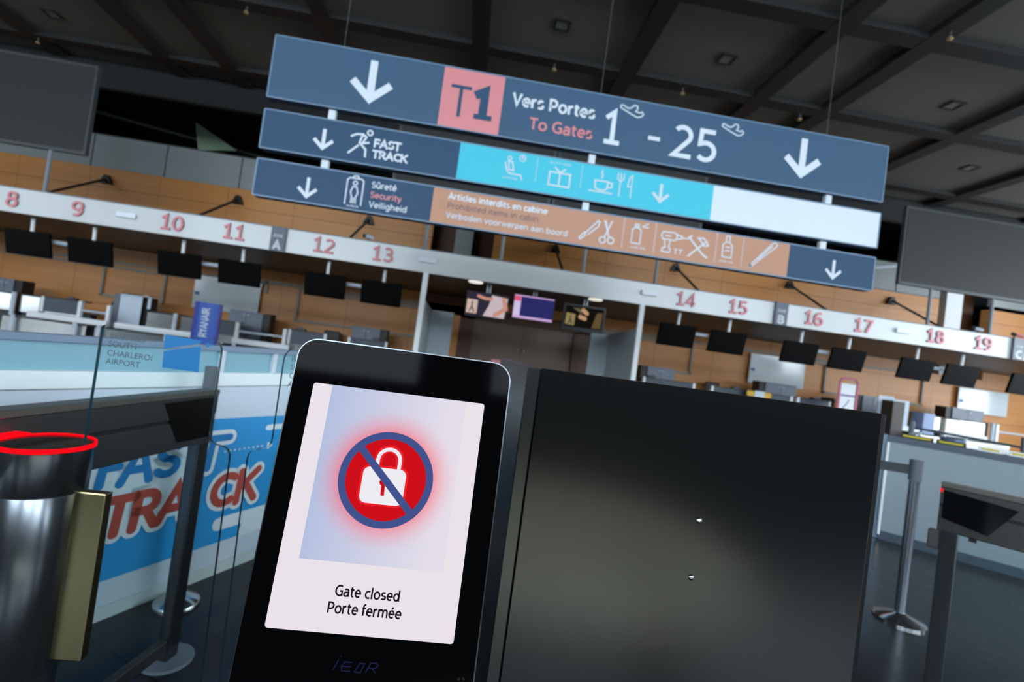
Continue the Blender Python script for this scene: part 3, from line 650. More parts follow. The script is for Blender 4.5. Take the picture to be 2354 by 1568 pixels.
# chairs behind desks
first = None
for x, z, l in ((-10.3, 0, 'black office chair left of the white sheet below 9'), (-4.2, .12, 'black office chair behind the desk below 12'), (7.9, .1, 'black office chair behind the desk below 15'), (11.9, .1, 'black office chair left of the cabinet by the pink framed sign')):
    if first is None:
        first = thing('office_chair', l, 'chair', (x, 14.85, 0), 'office chairs behind the desks')
        MB().box(x-.24, x+.24, 15.05, 15.12, .72, 1.28, .03).build('backrest', M_BLACK, first)
        MB().box(x-.25, x+.25, 14.62, 15.08, .5, .58, .03).build('seat', M_BLACK, first)
        MB().cyl((x, 14.85, .1), (x, 14.85, .5), .03).build('stem', M_DGREY, first)
        b = MB()
        for k in range(5): a = k*2*pi/5; b.cyl((x, 14.85, .1), (x+.28*cos(a), 14.85+.28*sin(a), .03), .022, n=8)
        b.build('base', M_DGREY, first)
    else: dup(first, (x, 14.85, 0), l)
first = None
for x, l in ((-10.55, 'small dark device on the desk below 8'), (-4.65, 'small dark device on the desk below 12'), (-2.6, 'small dark device on the desk below 13'), (5.3, 'small dark device on the desk below 14'), (7.9, 'small dark device on the desk below 15'), (10.4, 'small dark device on the desk by the pink framed sign')):
    if first is None:
        first = thing('desk_scanner', l, 'device', (x, YD+.2, 1.18), 'small devices on the desks')
        MB().box(x-.12, x+.12, YD+.14, YD+.28, 1.18, 1.23, .01).build('body', M_BLACK, first)
        MB().box(x-.07, x+.07, YD+.13, YD+.16, 1.2, 1.27).build('display', mat('violet_dark', (74, 58, 78), .4), first)
    else: dup(first, (x, YD+.2, 1.18), l)
# blue banner
t = thing('roll_up_banner', 'blue roll up banner with white vertical airline lettering before the desks', 'banner', (-6.25, 12, 0))
b = MB(); pts = [(-.27+.54*k/10, -.09*(1-((k-5)/5)**2)) for k in range(11)]
for (xa, ya), (xb, yb) in zip(pts, pts[1:]): b.poly([(-6.25+xa, 12+ya, .06), (-6.25+xb, 12+yb, .06), (-6.25+xb, 12+yb, 1.56), (-6.25+xa, 12+ya, 1.56)])
b.poly([(-6.25+x, 12+y, 1.56) for x, y in pts]); b.poly([(-6.25+x, 12+y, .06) for x, y in pts])
bp = b.build('banner_panel', mat('banner_blue', (34, 84, 178), .4), t)
b = MB(); letters(b, 'RYANAIR', .75, -.09, .17, .027, (Vector((-6.25, 11.905, 0)), Vector((0, 0, 1)), Vector((-1, 0, 0)), Vector((0, -1, 0))), .004, width=.68); b.build('lettering', M_SIGNW, bp)
MB().box(-6.55, -5.95, 11.88, 12.12, 0, .06).build('base', M_GREY, t)
for x in (-6.52, -5.98): MB().box(x-.035, x+.035, 11.985, 12.03, .06, 1.56).build('shading_strip', mat('banner_shading', (56, 42, 140), .4), t)  # shading on the banner's curved sides, put in as violet strips
# pink framed sign
t = thing('notice_stand', 'white notice in a rounded pink frame standing before the desks at the right', 'sign', (10.75, 13, 0))
b = MB(); f2 = frame((10.75, 12.9, 0)); ribbon(b, rrect(-.27, .27, .9, 1.9, .12)+[rrect(-.27, .27, .9, 1.9, .12)[0]], .05, f2, 0, .03); b.build('frame', [mat('pink_frame', (206, 92, 124), .4)]*2, t)
MB().box(-.22+10.75, .22+10.75, 12.885, 12.9, .95, 1.76).build('card', M_WHITE, t)
b = MB(); strokes(b, [[(-.2, 1.42), (.2, 1.42)]], .05, f2, .02); strokes(b, [[(-.12, 1.05), (.0, 1.2), (.05, 1.3)]], .03, f2, .02); b.build('print', mat('violet_print', (110, 96, 160), .5), t)
MB().box(10.72, 10.78, 12.9, 12.96, 0, .92).build('pole', M_GREY, t); MB().box(10.55, 10.95, 12.75, 13.1, 0, .02).build('base', M_GREY, t)
t = thing('counter_notice', 'low yellow and white notice on the belt between the desks below 15 and 16', 'notice', (8.4, 13.3, 0))
MB().box(8.02, 8.78, 13.3, 13.34, 1.02, 1.2, .05).build('yellow_card', mat('notice_yellow', (214, 176, 60), .5), t)
MB().box(8.25, 8.55, 13.285, 13.3, 1.03, 1.21).build('white_card', M_WHITEP, t); MB().box(8.3, 8.5, 13.3, 13.38, 0, 1.05).build('stand', M_GREY, t)

# ================================================================== hanging wayfinding sign
sg = thing('wayfinding_sign', 'large hanging three row wayfinding sign with T1 and gates 1 - 25', 'sign', (1.02, 5.26, 2.6))
XL, XR = -2.446, 4.478
SF = frame((0, 5.2, 0))
def row(z0, z1, m):
    b = MB().box(XL, XR, 5.2, 5.32, z0, z1); p = b.build('sign_panel', m, sg)
    b = MB()
    for q in (((XL, z0), (XR, z0)), ((XL, z1), (XR, z1)), ((XL, z0), (XL, z1)), ((XR, z0), (XR, z1))): ribbon(b, list(q), .013, SF, .001, .005)
    b.build('edge_trim', [M_EDGE]*2, p)
    return p
R1 = row(3.654, 4.308, M_NAVY); R2 = row(3.115, 3.522, M_NAVY2); R3 = row(2.616, 3.0, M_NAVY2)
for x in (-1.785, 1.044, 3.852): MB().box(x-.036, x+.036, 5.235, 5.285, 2.9, 3.7).build('connecting_post', M_SIGNW, sg)
for x, xt in ((-1.77, -1.77), (1.05, 1.05), (3.75, 3.75)): MB().cyl((x, 5.26, 4.3), (xt, 5.26, 7.5), .0035, n=6).build('suspension_wire', mat('wire_grey', (70, 74, 76), .5), sg)
def patch(name, p, x0, x1, z0, z1, m, lift=.003):
    b = MB(); fill(b, [(x0, z0), (x1, z0), (x1, z1), (x0, z1)], SF, lift); return b.build(name, m, p)
def word(p, s, x, z, cap, w, width, m, lift=.006, capstyle='flat', name='lettering', track=.4):
    kx = width/text_width(s, track); cx = 0
    for wd in s.split(' '):
        b = MB(); letters(b, wd, x+cx*kx, z, cap, w, SF, lift, 0, text_width(wd, track)*kx, capstyle, track); b.build(name, m, p)
        cx += text_width(wd+' ', track)
def pict(p, lines, w, m, cap='round', lift=.006, fills=(), discs=(), rings=(), name='pictogram'):
    b = MB(); strokes(b, lines, w, SF, lift, cap)
    for q in fills: fill(b, q, SF, lift)
    for c in discs: disc(b, (c[0], c[1]), c[2], SF, lift)
    for c in rings: ribbon(b, arc(c[0], c[1], c[2], c[2], 0, 360, 20), w if len(c) < 4 else c[3], SF, lift)
    return b.build(name, m, p)
def arrow(p, cx, top, tip, half, w, m=None):
    b = MB(); down_arrow(b, cx, top, tip, half, w, SF, .006); return b.build('arrow', m or M_SIGNW, p)
# row 1
patch('pink_square', R1, -.677, -.021, 3.662, 4.30, M_PINK)
word(R1, 'T', -.59, 3.785, .345, .036, .235, M_NAVY2, track=0)
b = MB(); ribbon(b, [(-.318, 4.045), (-.215, 4.105), (-.215, 3.82)], .092, SF, .006); ribbon(b, [(-.308, 3.822), (-.112, 3.822)], .055, SF, .0075); b.build('lettering', M_NAVY2, R1)
arrow(R1, -1.413, 4.222, 3.752, .224, .078); arrow(R1, 3.452, 4.224, 3.757, .224, .078)
word(R1, 'Vers Portes', .085, 4.018, .135, .027, .925, M_SIGNW)
word(R1, 'To Gates', .3, 3.79, .125, .022, .71, M_PINK)
word(R1, '1', 1.105, 3.775, .375, .052, .225, M_SIGNW, track=0)
b = MB(); ribbon(b, [(1.63, 3.922), (1.765, 3.922)], .045, SF, .006); b.build('lettering', M_SIGNW, R1)
word(R1, '25', 1.9, 3.762, .365, .052, .56, M_SIGNW, track=.6)
def plane(ox, oz, k):
    q = ((1.28, 4.225), (1.30, 4.234), (1.365, 4.205), (1.40, 4.215), (1.43, 4.25), (1.465, 4.25), (1.475, 4.225), (1.455, 4.185), (1.50, 4.175), (1.525, 4.19), (1.545, 4.165), (1.52, 4.135), (1.475, 4.122), (1.40, 4.15), (1.28, 4.20), (1.28, 4.225))
    return [[(ox+(x-1.28)*k, oz+(z-4.12)*k) for x, z in q]]
pict(R1, plane(1.28, 4.12, 1), .015, M_SIGNGREY); pict(R1, plane(2.464, 4.118, .96), .015, M_SIGNGREY)
# row 2
patch('cyan_field', R2, -.402, 2.455, 3.122, 3.515, M_CYAN); patch('white_field', R2, 2.455, 4.474, 3.117, 3.52, M_SIGNW)
arrow(R2, -1.818, 3.413, 3.184, .108, .037)
pict(R2, ["-1.54,3.39 -1.49,3.418 -1.425,3.425 -1.45,3.33 -1.38,3.27 -1.375,3.195", "-1.425,3.425 -1.385,3.4 -1.42,3.33 -1.355,3.345", "-1.46,3.3 -1.55,3.21"], .02, M_SIGNW, rings=[(-1.355, 3.452, .026, .016)])
word(R2, 'FAST', -1.302, 3.315, .082, .02, .285, M_SIGNW, capstyle='round'); word(R2, 'TRACK', -1.302, 3.2, .078, .02, .37, M_SIGNW, capstyle='round')
pict(R2, ["0.1,3.38 0.13,3.29 0.16,3.27 0.28,3.27 0.3,3.225", "0.135,3.4 0.175,3.4 0.2,3.31 0.15,3.31 0.135,3.4", "0.282,3.474 0.282,3.456 0.296,3.456"], .016, M_SIGNGREY, rings=[(.143, 3.436, .02, .012), (.282, 3.457, .034, .01)])
word(R2, 'LOUNGE', .085, 3.212, .022, .004, .17, M_SIGNGREY)
for x in (.446, .945): pict(R2, [[(x, 3.23), (x, 3.49)]], .005, M_SIGNGREY, name='divider')
pict(R2, ["0.592,3.365 0.823,3.365 0.823,3.22 0.592,3.22 0.592,3.365", "0.707,3.365 0.707,3.22", "0.65,3.415 0.707,3.37 0.76,3.41"], .018, M_SIGNGREY)
word(R2, 'DUTY FREE', .585, 3.455, .024, .004, .24, M_SIGNGREY)
pict(R2, ["1.1,3.355 1.25,3.355 1.24,3.275 1.21,3.255 1.14,3.255 1.11,3.275 1.1,3.355", "1.25,3.35 1.295,3.345 1.295,3.3 1.245,3.29", "1.05,3.232 1.3,3.232", "1.175,3.47 1.165,3.44 1.185,3.42 1.17,3.39"], .017, M_SIGNGREY)
pict(R2, ["1.385,3.22 1.385,3.47", "1.352,3.47 1.352,3.41 1.385,3.38 1.418,3.41 1.418,3.47"], .013, M_SIGNGREY)
pict(R2, ["1.515,3.225 1.515,3.47 1.485,3.44 1.47,3.34 1.515,3.34"], .014, M_SIGNGREY)
arrow(R2, 1.854, 3.432, 3.213, .1, .032, M_SIGNGREY)
# row 3
patch('terracotta_field', R3, -.615, 3.43, 2.622, 2.994, M_ORANGE)
arrow(R3, -1.908, 2.88, 2.655, .104, .034, M_SIGNGREY); arrow(R3, 3.98, 2.896, 2.667, .102, .034, M_SIGNGREY)
pict(R3, ["-1.515,2.672 -1.515,2.93 -1.49,2.95 -1.37,2.95 -1.348,2.93 -1.348,2.675", "-1.46,2.96 -1.45,2.975 -1.41,2.975 -1.4,2.96", "-1.455,2.69 -1.452,2.75 -1.47,2.8 -1.452,2.86 -1.412,2.86 -1.395,2.8 -1.412,2.75 -1.408,2.69", "-1.432,2.74 -1.432,2.69"], .014, M_SIGNGREY, rings=[(-1.432, 2.9, .02, .014)])
word(R3, 'SURETE', -1.492, 2.645, .018, .004, .125, M_SIGNGREY)
word(R3, 'Sûreté', -1.265, 2.88, .066, .012, .265, M_SIGNGREY); word(R3, 'Security', -1.265, 2.775, .064, .011, .33, M_PINK); word(R3, 'Veiligheid', -1.265, 2.672, .064, .011, .4, M_SIGNGREY)
word(R3, 'Articles interdits en cabine', -.452, 2.893, .066, .0135, 1.08, M_SIGNW); word(R3, 'Prohibited items in cabin', -.452, 2.793, .064, .01, .995, M_SIGNDK); word(R3, 'Verboden voorwerpen aan boord', -.452, 2.688, .062, .0095, 1.33, M_SIGNGREY)
for x in (1.489, 1.852, 2.563, 2.876): pict(R3, [[(x, 2.665), (x, 3.0)]], .005, M_SIGNGREY, name='divider')
pict(R3, ["1.005,2.7 1.02,2.685 1.075,2.735 1.06,2.765 1.005,2.7", "1.07,2.76 1.2,2.915 1.215,2.9 1.205,2.85 1.1,2.745"], .014, M_SIGNGREY)
pict(R3, ["1.27,2.925 1.335,2.755", "1.35,2.928 1.29,2.755", "1.282,2.92 1.32,2.8"], .016, M_SIGNGREY, rings=[(1.268, 2.712, .034, .014), (1.36, 2.718, .034, .014)])
pict(R3, ["1.59,2.73 1.688,2.73 1.688,2.88 1.66,2.905 1.618,2.905 1.59,2.88 1.59,2.73", "1.615,2.92 1.66,2.92 1.655,2.945 1.62,2.945 1.615,2.92", "1.7,2.93 1.76,2.965", "1.705,2.92 1.765,2.925"], .013, M_SIGNGREY)
word(R3, '-100 ML', 1.575, 2.676, .022, .005, .19, M_SIGNGREY)
pict(R3, ["1.94,2.83 1.925,2.87 1.94,2.91 2.08,2.915 2.1,2.89 2.1,2.85 2.08,2.83 1.94,2.83", "1.96,2.83 1.98,2.74 1.95,2.73 1.945,2.69 2.035,2.69 2.04,2.73 2.02,2.745 2.03,2.83", "2.1,2.9 2.16,2.885 2.16,2.86 2.1,2.845", "2.16,2.872 2.205,2.872", "1.975,2.87 2.03,2.87"], .014, M_SIGNGREY)
pict(R3, ["2.09,2.735 2.12,2.735", "2.105,2.735 2.105,2.685", "2.145,2.735 2.175,2.735", "2.16,2.735 2.16,2.69"], .01, M_SIGNGREY)
pict(R3, ["2.24,2.895 2.42,2.72 2.47,2.695", "2.255,2.685 2.33,2.76 2.43,2.855", "2.35,2.9 2.41,2.905 2.455,2.86 2.47,2.83 2.43,2.82 2.385,2.865 2.35,2.9", "2.27,2.91 2.225,2.87"], .018, M_SIGNGREY)
pict(R3, ["2.645,2.735 2.752,2.735 2.752,2.87 2.72,2.905 2.672,2.905 2.64,2.87 2.645,2.735", "2.672,2.92 2.672,2.975 2.715,2.975 2.715,2.92", "2.675,2.85 2.725,2.85", "2.675,2.81 2.72,2.81"], .014, M_SIGNGREY)
word(R3, '-100 ML', 2.6, 2.676, .022, .005, .19, M_SIGNGREY)
pict(R3, ["2.975,2.685 3.03,2.745 3.215,2.965 3.25,2.985 3.28,2.965 3.265,2.935 3.05,2.73 2.99,2.67 2.975,2.685", "3.07,2.77 3.22,2.94"], .013, M_SIGNGREY, fills=[[(2.96, 2.672), (2.985, 2.66), (3.01, 2.69), (2.985, 2.71)]])

# ================================================================== barrier wall with the FAST TRACK sticker
WD = Vector((.4451, .8955, 0)).normalized(); WN = Vector((WD.y, -WD.x, 0)); WO = Vector((-1.393, 2.175, 0)); UP = Vector((0, 0, 1))
WF = (WO, WD, UP, WN)
bw = thing('barrier_wall', 'white barrier wall with blue FAST TRACK sticker at the left', 'barrier wall', tuple(WO))
S0, S1 = -2.4, 1.25
MB().obox(WO, WD, -WN, UP, (S0, S1), (0, .07), (.06, .985)).build('panel', M_WHITEP, bw)
MB().obox(WO, WD, -WN, UP, (S0, S1), (-.006, .08), (.99, 1.056)).build('top_band', mat('band_white', (226, 236, 238), .35), bw)
MB().obox(WO, WD, -WN, UP, (S0, S1), (0, .07), (0, .058)).build('skirting', mat('skirting_pale', (196, 208, 208), .4), bw)
MB().obox(WO, WD, -WN, UP, (S0, S1), (.03, .045), (1.056, 1.164)).build('frosted_glass', mat('frosted_teal', (120, 166, 180), .4), bw)
MB().obox(WO, WD, -WN, UP, (S0, S1), (.01, .065), (1.164, 1.19)).build('cap_rail', mat('cap_blue_grey', (106, 126, 150), .35), bw)
for s_ in (-1.5, -.55, .41, .73): MB().obox(WO, WD, -WN, UP, (s_-.012, s_+.012), (.01, .06), (1.05, 1.166)).build('rail_post', M_SIGNGREY, bw)
b = MB(); fill(b, [(-1.2, .172), (S1, .172), (S1, .81), (.824, .812), (.425, .824), (-1.2, .83)], WF, .002); st = b.build('sticker', mat('sticker_blue', (36, 150, 214), .4), bw)
M_STW = mat('sticker_white', (220, 232, 238), .4)
b = MB(); fill(b, rrect(.476, S1-.01, .236, .304, .033), WF, .004); fill(b, [(.63, .168), (S1, .168), (S1, .27), (.66, .27)], WF, .0045); strokes(b, [[(.735, .75), (1.1, .75)]], .03, WF, .004)
fill(b, [(-.5, .5), (.33, .5), (.33, .7), (-.5, .7)], WF, .004)
b.build('white_shape', M_STW, st)
FT = [('F', -.085, .585, .15, .085), ('A', .0, .58, .16, .13), ('S', .135, .58, .155, .11), ('T', .3, .58, .155, .19)]
TK = [('T', -.055, .368, .155, .13), ('R', .065, .368, .158, .12), ('A', .18, .368, .158, .14), ('C', .43, .37, .158, .125), ('K', .57, .368, .158, .135)]
b = MB()
for ch, x, z, c, w in FT+TK: letters(b, ch, x, z, c, .078, WF, .006, 0, w, 'round', 0, .1)
for k in range(9): strokes(b, [[(.48+k*.028, .651), (.49+k*.028, .651)]], .008, WF, .006, 'flat')
fill(b, [(.745, .67), (.78, .648), (.745, .626)], WF, .006)
b.build('letter_outline', M_STW, st)
for ls, wd, m in ((FT, .036, mat('sticker_deep_blue', (14, 122, 186), .4)), (TK, .04, mat('sticker_red', (178, 72, 60), .4))):
    for ch, x, z, c, w in ls:
        b = MB(); letters(b, ch, x, z, c, wd, WF, .009, 0, w, 'round', 0, .1); b.build('letter', m, st)

# right partition wall
PO = Vector((4.488, 4.343, 0)); PD = Vector((.7044, -.7098, 0)).normalized(); PN = Vector((PD.y, -PD.x, 0)); 
if PN.dot(-PO) < 0: PN = -PN
pw = thing('partition_wall', 'low pale grey partition wall with dark cap and yellow tapes at the right', 'partition', tuple(PO))
MB().obox(PO, PD, -PN, UP, (-.3, 4), (0, .08), (.085, .98)).build('panel', mat('partition_grey', (136, 150, 158), .45), pw)
MB().obox(PO, PD, -PN, UP, (-.3, 4), (-.012, .09), (.978, 1.036)).build('cap', mat('cap_dark', (74, 86, 98), .4), pw)
MB().obox(PO, PD, -PN, UP, (-.3, 4), (-.008, .08), (0, .085)).build('skirting', mat('skirting_dark', (66, 80, 92), .4), pw)
MB().obox(PO, PD, -PN, UP, (-.38, -.3), (-.02, .09), (0, 1.04), .008).build('end_post', mat('alu_blue', (122, 146, 164), .3, metal=.5), pw)
MB().cyl(PO+PD*-.285+PN*.03+UP*.05, PO+PD*-.285+PN*.03+UP*.97, .012, n=10).build('bright_edge', M_WHITE, pw)
for s0_, s1_ in ((-.2, .05), (.07, .28), (.36, .52), (.56, .85)):
    tp = MB().obox(PO, PD, -PN, UP, (s0_, s1_), (-.006, .02), (1.036, 1.075)).build('tape_card', M_WHITE if s0_ > .3 else M_BLACK, pw)
    MB().obox(PO, PD, -PN, UP, (s0_+.02, s1_-.02), (-.012, .0), (1.05, 1.066)).build('yellow_strip', mat('tape_yellow', (206, 190, 30), .5), tp)
# belt posts beyond the partition
first = None
def stanchion(x, y, h, label, r=.029, base=.14, belt=None, bw_=.03):
    t = thing('belt_stanchion', label, 'stanchion', (x, y, 0), 'belt barrier posts')
    MB().lathe((x, y, 0), [(base, 0), (base, .012), (base*.93, .022), (base*.3, .045), (r*1.1, .055)], 40).build('base', M_CHROME, t, True)
    MB().cyl((x, y, .05), (x, y, h-.12), r, n=28).build('post', mat('post_grey_metal', (150, 158, 168), .22, metal=.9), t, True)
    MB().cyl((x, y, h-.13), (x, y, h), r*1.25, n=28).build('head', mat('head_grey', (84, 92, 98), .4), t, True)
    if belt:
        a = Vector((x, y, h-.065)); e = Vector(belt); d = (e-a).normalized(); n_ = Vector((-d.y, d.x, 0)).normalized()
        MB().obox(a, d, n_, UP, (r, (e-a).length), (-.002, .002), (-bw_, bw_)).build('belt', mat('belt_webbing', (40, 46, 52), .7), t)
stanchion(2.915, 2.87, 1.017, 'chrome belt stanchion on a round base right of the black cabinet', belt=(1.6, 3.25, .95))
stanchion(-1.175, 2.36, 1.1, 'grey belt stanchion standing before the FAST TRACK wall', .021, .095)
stanchion(4.72, 4.75, 1.2, 'belt stanchion behind the partition wall, left one with black belt', .02, .13, (5.33, 4.217, 1.105), .012)
stanchion(5.35, 4.2, 1.2, 'belt stanchion behind the partition wall, right one', .02, .13, (6.3, 3.2, 1.1), .012)

# ================================================================== glass gate
Yg = 1.235; GF = frame((0, Yg, 0))
def flap(name, label, outline):
    b = MB(); b.prism(outline, frame((0, Yg-.005, 0)), .01)
    for f in b.bm.faces:
        n_ = f.normal; f.normal_update()
        f.material_index = 0 if abs(f.normal.y) > .9 else 1
    o = b.build(name, [M_GLASS, M_GLASSE]); return o
def rounded(pts, rads, n=6):
    out = []
    for i, (p, r) in enumerate(zip(pts, rads)):
        p = Vector(p); a = Vector(pts[i-1]); c = Vector(pts[(i+1) % len(pts)])
        if r == 0: out.append(tuple(p)); continue
        d0 = (a-p).normalized(); d1 = (c-p).normalized(); q0 = p+d0*r; q1 = p+d1*r
        for k in range(n+1):
            t_ = k/n; out.append(tuple(q0*(1-t_)**2+p*2*t_*(1-t_)+q1*t_**2))
    return out
gl = flap('glass_gate_leaf', '', rounded([(-.875, .2), (-.875, 1.287), (-.597, 1.287), (-.597, 1.032), (-.543, 1.032), (-.527, .2)], [0, .012, .035, .03, .028, 0]))
tag(gl, 'clear glass gate leaf with airport lettering and blue logo, held by the red lit column', 'glass gate', 'glass leaves of the gate')
gr = flap('glass_gate_leaf', '', rounded([(.09, .2), (.09, 1.29), (-.45, 1.29), (-.45, 1.034), (-.502, 1.034), (-.486, .2)], [0, .012, .035, .03, .028, 0]))
tag(gr, 'clear glass gate leaf half hidden behind the lit display', 'glass gate', 'glass leaves of the gate')
for parent, dx in ((gl, 0), (gr, .422)):
    for i, s in enumerate(('BRUSSELS', 'SOUTH', 'CHARLEROI', 'AIRPORT')):
        gill(s, .0193, GF, -.852+dx, (1.257, 1.237, 1.2155, 1.1955)[i], M_TXTDARK, 'lettering', parent, .007)
b = MB()
fill(b, [(-.728, 1.2815), (-.644, 1.279), (-.6455, 1.271), (-.727, 1.248)], GF, .007); fill(b, [(-.7265, 1.242), (-.643, 1.265), (-.64, 1.202), (-.724, 1.203)], GF, .007); fill(b, [(-.632, 1.276), (-.617, 1.271), (-.631, 1.262)], GF, .007)
b.build('logo', M_LOGOBLUE, gl)
# clamp box and column
cl = thing('gate_column', 'round steel gate column with glowing red ring and warm toned glass clamp', 'gate column', (-.955, 1.235, 0))
CX, CY = -.957, 1.235; M_COLUMN = brushed_mat('column_steel', (114, 120, 126), .24, (60, 60, 1.5), .95, .5, 0)
MB().lathe((CX, CY, 0), [(.085, 0), (.085, .466)], 48).build('lower_sleeve', M_COLUMN, cl, True)
MB().lathe((CX, CY, 0), [(.0872, .468), (.088, .469), (.088, .885), (.0872, .886)], 48).build('middle_sleeve', M_COLUMN, cl, True)
MB().lathe((CX, CY, 0), [(.0872, .889), (.088, .89), (.088, .984)], 48).build('upper_sleeve', M_COLUMN, cl, True)
MB().lathe((CX, CY, 0), [(.0874, .885), (.0874, .8905)], 48).build('seam', M_BLACK, cl, True)
MB().lathe((CX, CY, 0), [(.086, .986), (.0912, .987), (.0912, .9955), (.089, .997), (.0868, .9965), (.0868, .988)], 56).build('light_ring', emat('red_glow', (255, 8, 22), 1.3), cl, True)
MB().lathe((CX, CY, 0), [(.0866, .98), (.0866, .9925)], 48).build('top_cap', mat('cap_black_gloss', (16, 16, 17), .12), cl, True)
MB().box(-1.3, CX-.03, CY-.02, CY+.055, .06, .983).build('side_housing', mat('housing_black', (20, 21, 22), .35), cl)
MB().box(-1.3, CX-.085, CY-.022, CY+.057, .986, .996).build('side_light', emat('red_glow', (255, 8, 22), 1.3), cl)
MB().box(-.878, -.802, Yg-.012, Yg+.012, .497, .891, .003).build('glass_clamp', mat('clamp_warm_lit', (150, 140, 104), .25, metal=1), cl)  # warm light on the steel is put into the clamp's base colour

# ================================================================== side barriers
M_POST = brushed_mat('post_steel', (92, 96, 100), .22, (60, 60, 1.5), .9, .5, 0)
def barrier(o, d, label, s0, s1, post, sensor, nsign, flip):
    o = Vector(o); d = Vector(d).normalized(); n_ = Vector((d.y, -d.x, 0))*nsign
    t = thing('gate_side_barrier', label, 'barrier', tuple(o), 'dark side barriers of the gates')
    MB().obox(o, d, n_, UP, (s0, s1), (-.05, 0), (.845, .945), .004).build('lower_beam', M_DARKMET, t)
    MB().obox(o, d, n_, UP, (s0, s1), (-.052, .002), (.955, 1.03), .004).build('upper_beam', M_DARKMET, t)
    MB().obox(o, d, n_, UP, (s0, s1), (-.046, -.004), (.944, .957)).build('groove', M_BLACK, t)
    MB().obox(o, d, n_, UP, (s0, s1), (-.055, .005), (1.03, 1.05), .003).build('top_cap', mat('barrier_cap', (112, 110, 104), .3, metal=.6), t)
    b = MB(); b.prism(sensor, (o, d, UP, n_), .0); 
    b = MB(); fill(b, sensor, (o, d, UP, n_), .004); b.build('sensor_glass', mat('sensor_black', (8, 9, 11), .08), t)
    MB().obox(o, d, n_, UP, post, (-.045, -.005), (0, .845), .004).build('post', M_POST, t)
    MB().obox(o, d, n_, UP, (post[0]+.004, post[1]-.004), (-.05, -.045), (0, .845)).build('post_back', M_BLACK, t)
    pm = (post[0]+post[1])/2; c = o+d*pm-n_*.025
    MB().cyl(c, c+UP*.012, .09, n=32).build('foot_plate', M_GREY, t)
    a, e = (s0, post[0]) if abs(s0) > abs(s1) or flip else (post[1], s1)
    MB().obox(o, d, n_, UP, (a, e), (-.04, -.01), (.045, .095), .004).build('lower_rail', M_DARKMET, t)
    MB().obox(o, d, n_, UP, (a, e), (-.03, -.022), (.095, .845)).build('glass_pane', M_GLASS, t)
    return t, o, d, n_
barrier((-1.084, 1.251, 0), (.157, .9876, 0), 'dark side barrier with black sensor glass at the left, behind the red lit column', -1.3, .775, (.71, .768), [(.5, 1.02), (.752, 1.022), (.752, .868), (.585, .872)], 1, True)
t, o, d, n_ = barrier((2.073, 1.918, 0), (.609, -.793, 0), 'dark side barrier with steel post and sensor glass at the lower right', 0, 1.6, (.012, .07), [(.012, 1.018), (.235, 1.0), (.155, .872), (.012, .9)], -1 if Vector((-.793, -.609, 0)).dot(Vector((-2.07, -1.9, 0))) < 0 else 1, False)
MB().obox(o, d, n_, UP, (-.028, .012), (-.04, -.01), (.76, .84), .006).build('stop_block', M_DGREY, t)
MB().obox(o, d, n_, UP, (.1, .125), (-.03, -.01), (.83, .845)).build('sensor_bump', M_BLACK, t)
MB().obox(o, d, n_, UP, (.0, .008), (-.01, .004), (1.008, 1.022)).build('status_light', emat('red_glow', (255, 8, 22), 1.3), t)

# ================================================================== black gate cabinet
cb = thing('gate_cabinet', 'tall black gate cabinet with two small rivets right of the lit display', 'cabinet', (.42, 1.1, 0))
MB().box(.121, .746, .806, 1.55, 0, 1.300, .004).build('body', mat('cabinet_satin_black', (14, 17, 20), .25, spec=.8), cb)
MB().box(.099, .1215, .803, 1.5, 0, 1.330, .002).build('side_panel', mat('cabinet_satin_black', (14, 17, 20), .25, spec=.8), cb)
MB().box(.737, .748, .803, .83, 0, 1.330, .002).build('edge_trim', mat('cabinet_matt_black', (10, 11, 13), .6, spec=.2), cb)
MB().box(.1225, .7365, .8, .812, .05, 1.331, .0006).build('front_panel', mat('panel_satin_black', (9, 10, 11), .17, spec=.7), cb)
for x, z in ((.425, 1.109), (.4235, 1.012)):
    MB().lathe((0, 0, 0), [(.0052, 0), (.0048, .002), (.0025, .0035), (.0004, .004)], 16)
    b = MB(); b.lathe((0, 0, 0), [(.0052, 0), (.0048, .0018), (.003, .0034), (.0008, .004)], 18)
    bmesh.ops.rotate(b.bm, verts=b.bm.verts[:], cent=(0, 0, 0), matrix=Matrix.Rotation(radians(90), 3, 'X')); bmesh.ops.translate(b.bm, verts=b.bm.verts[:], vec=(x, .8, z))
    b.build('rivet', M_CHROME, cb, True)

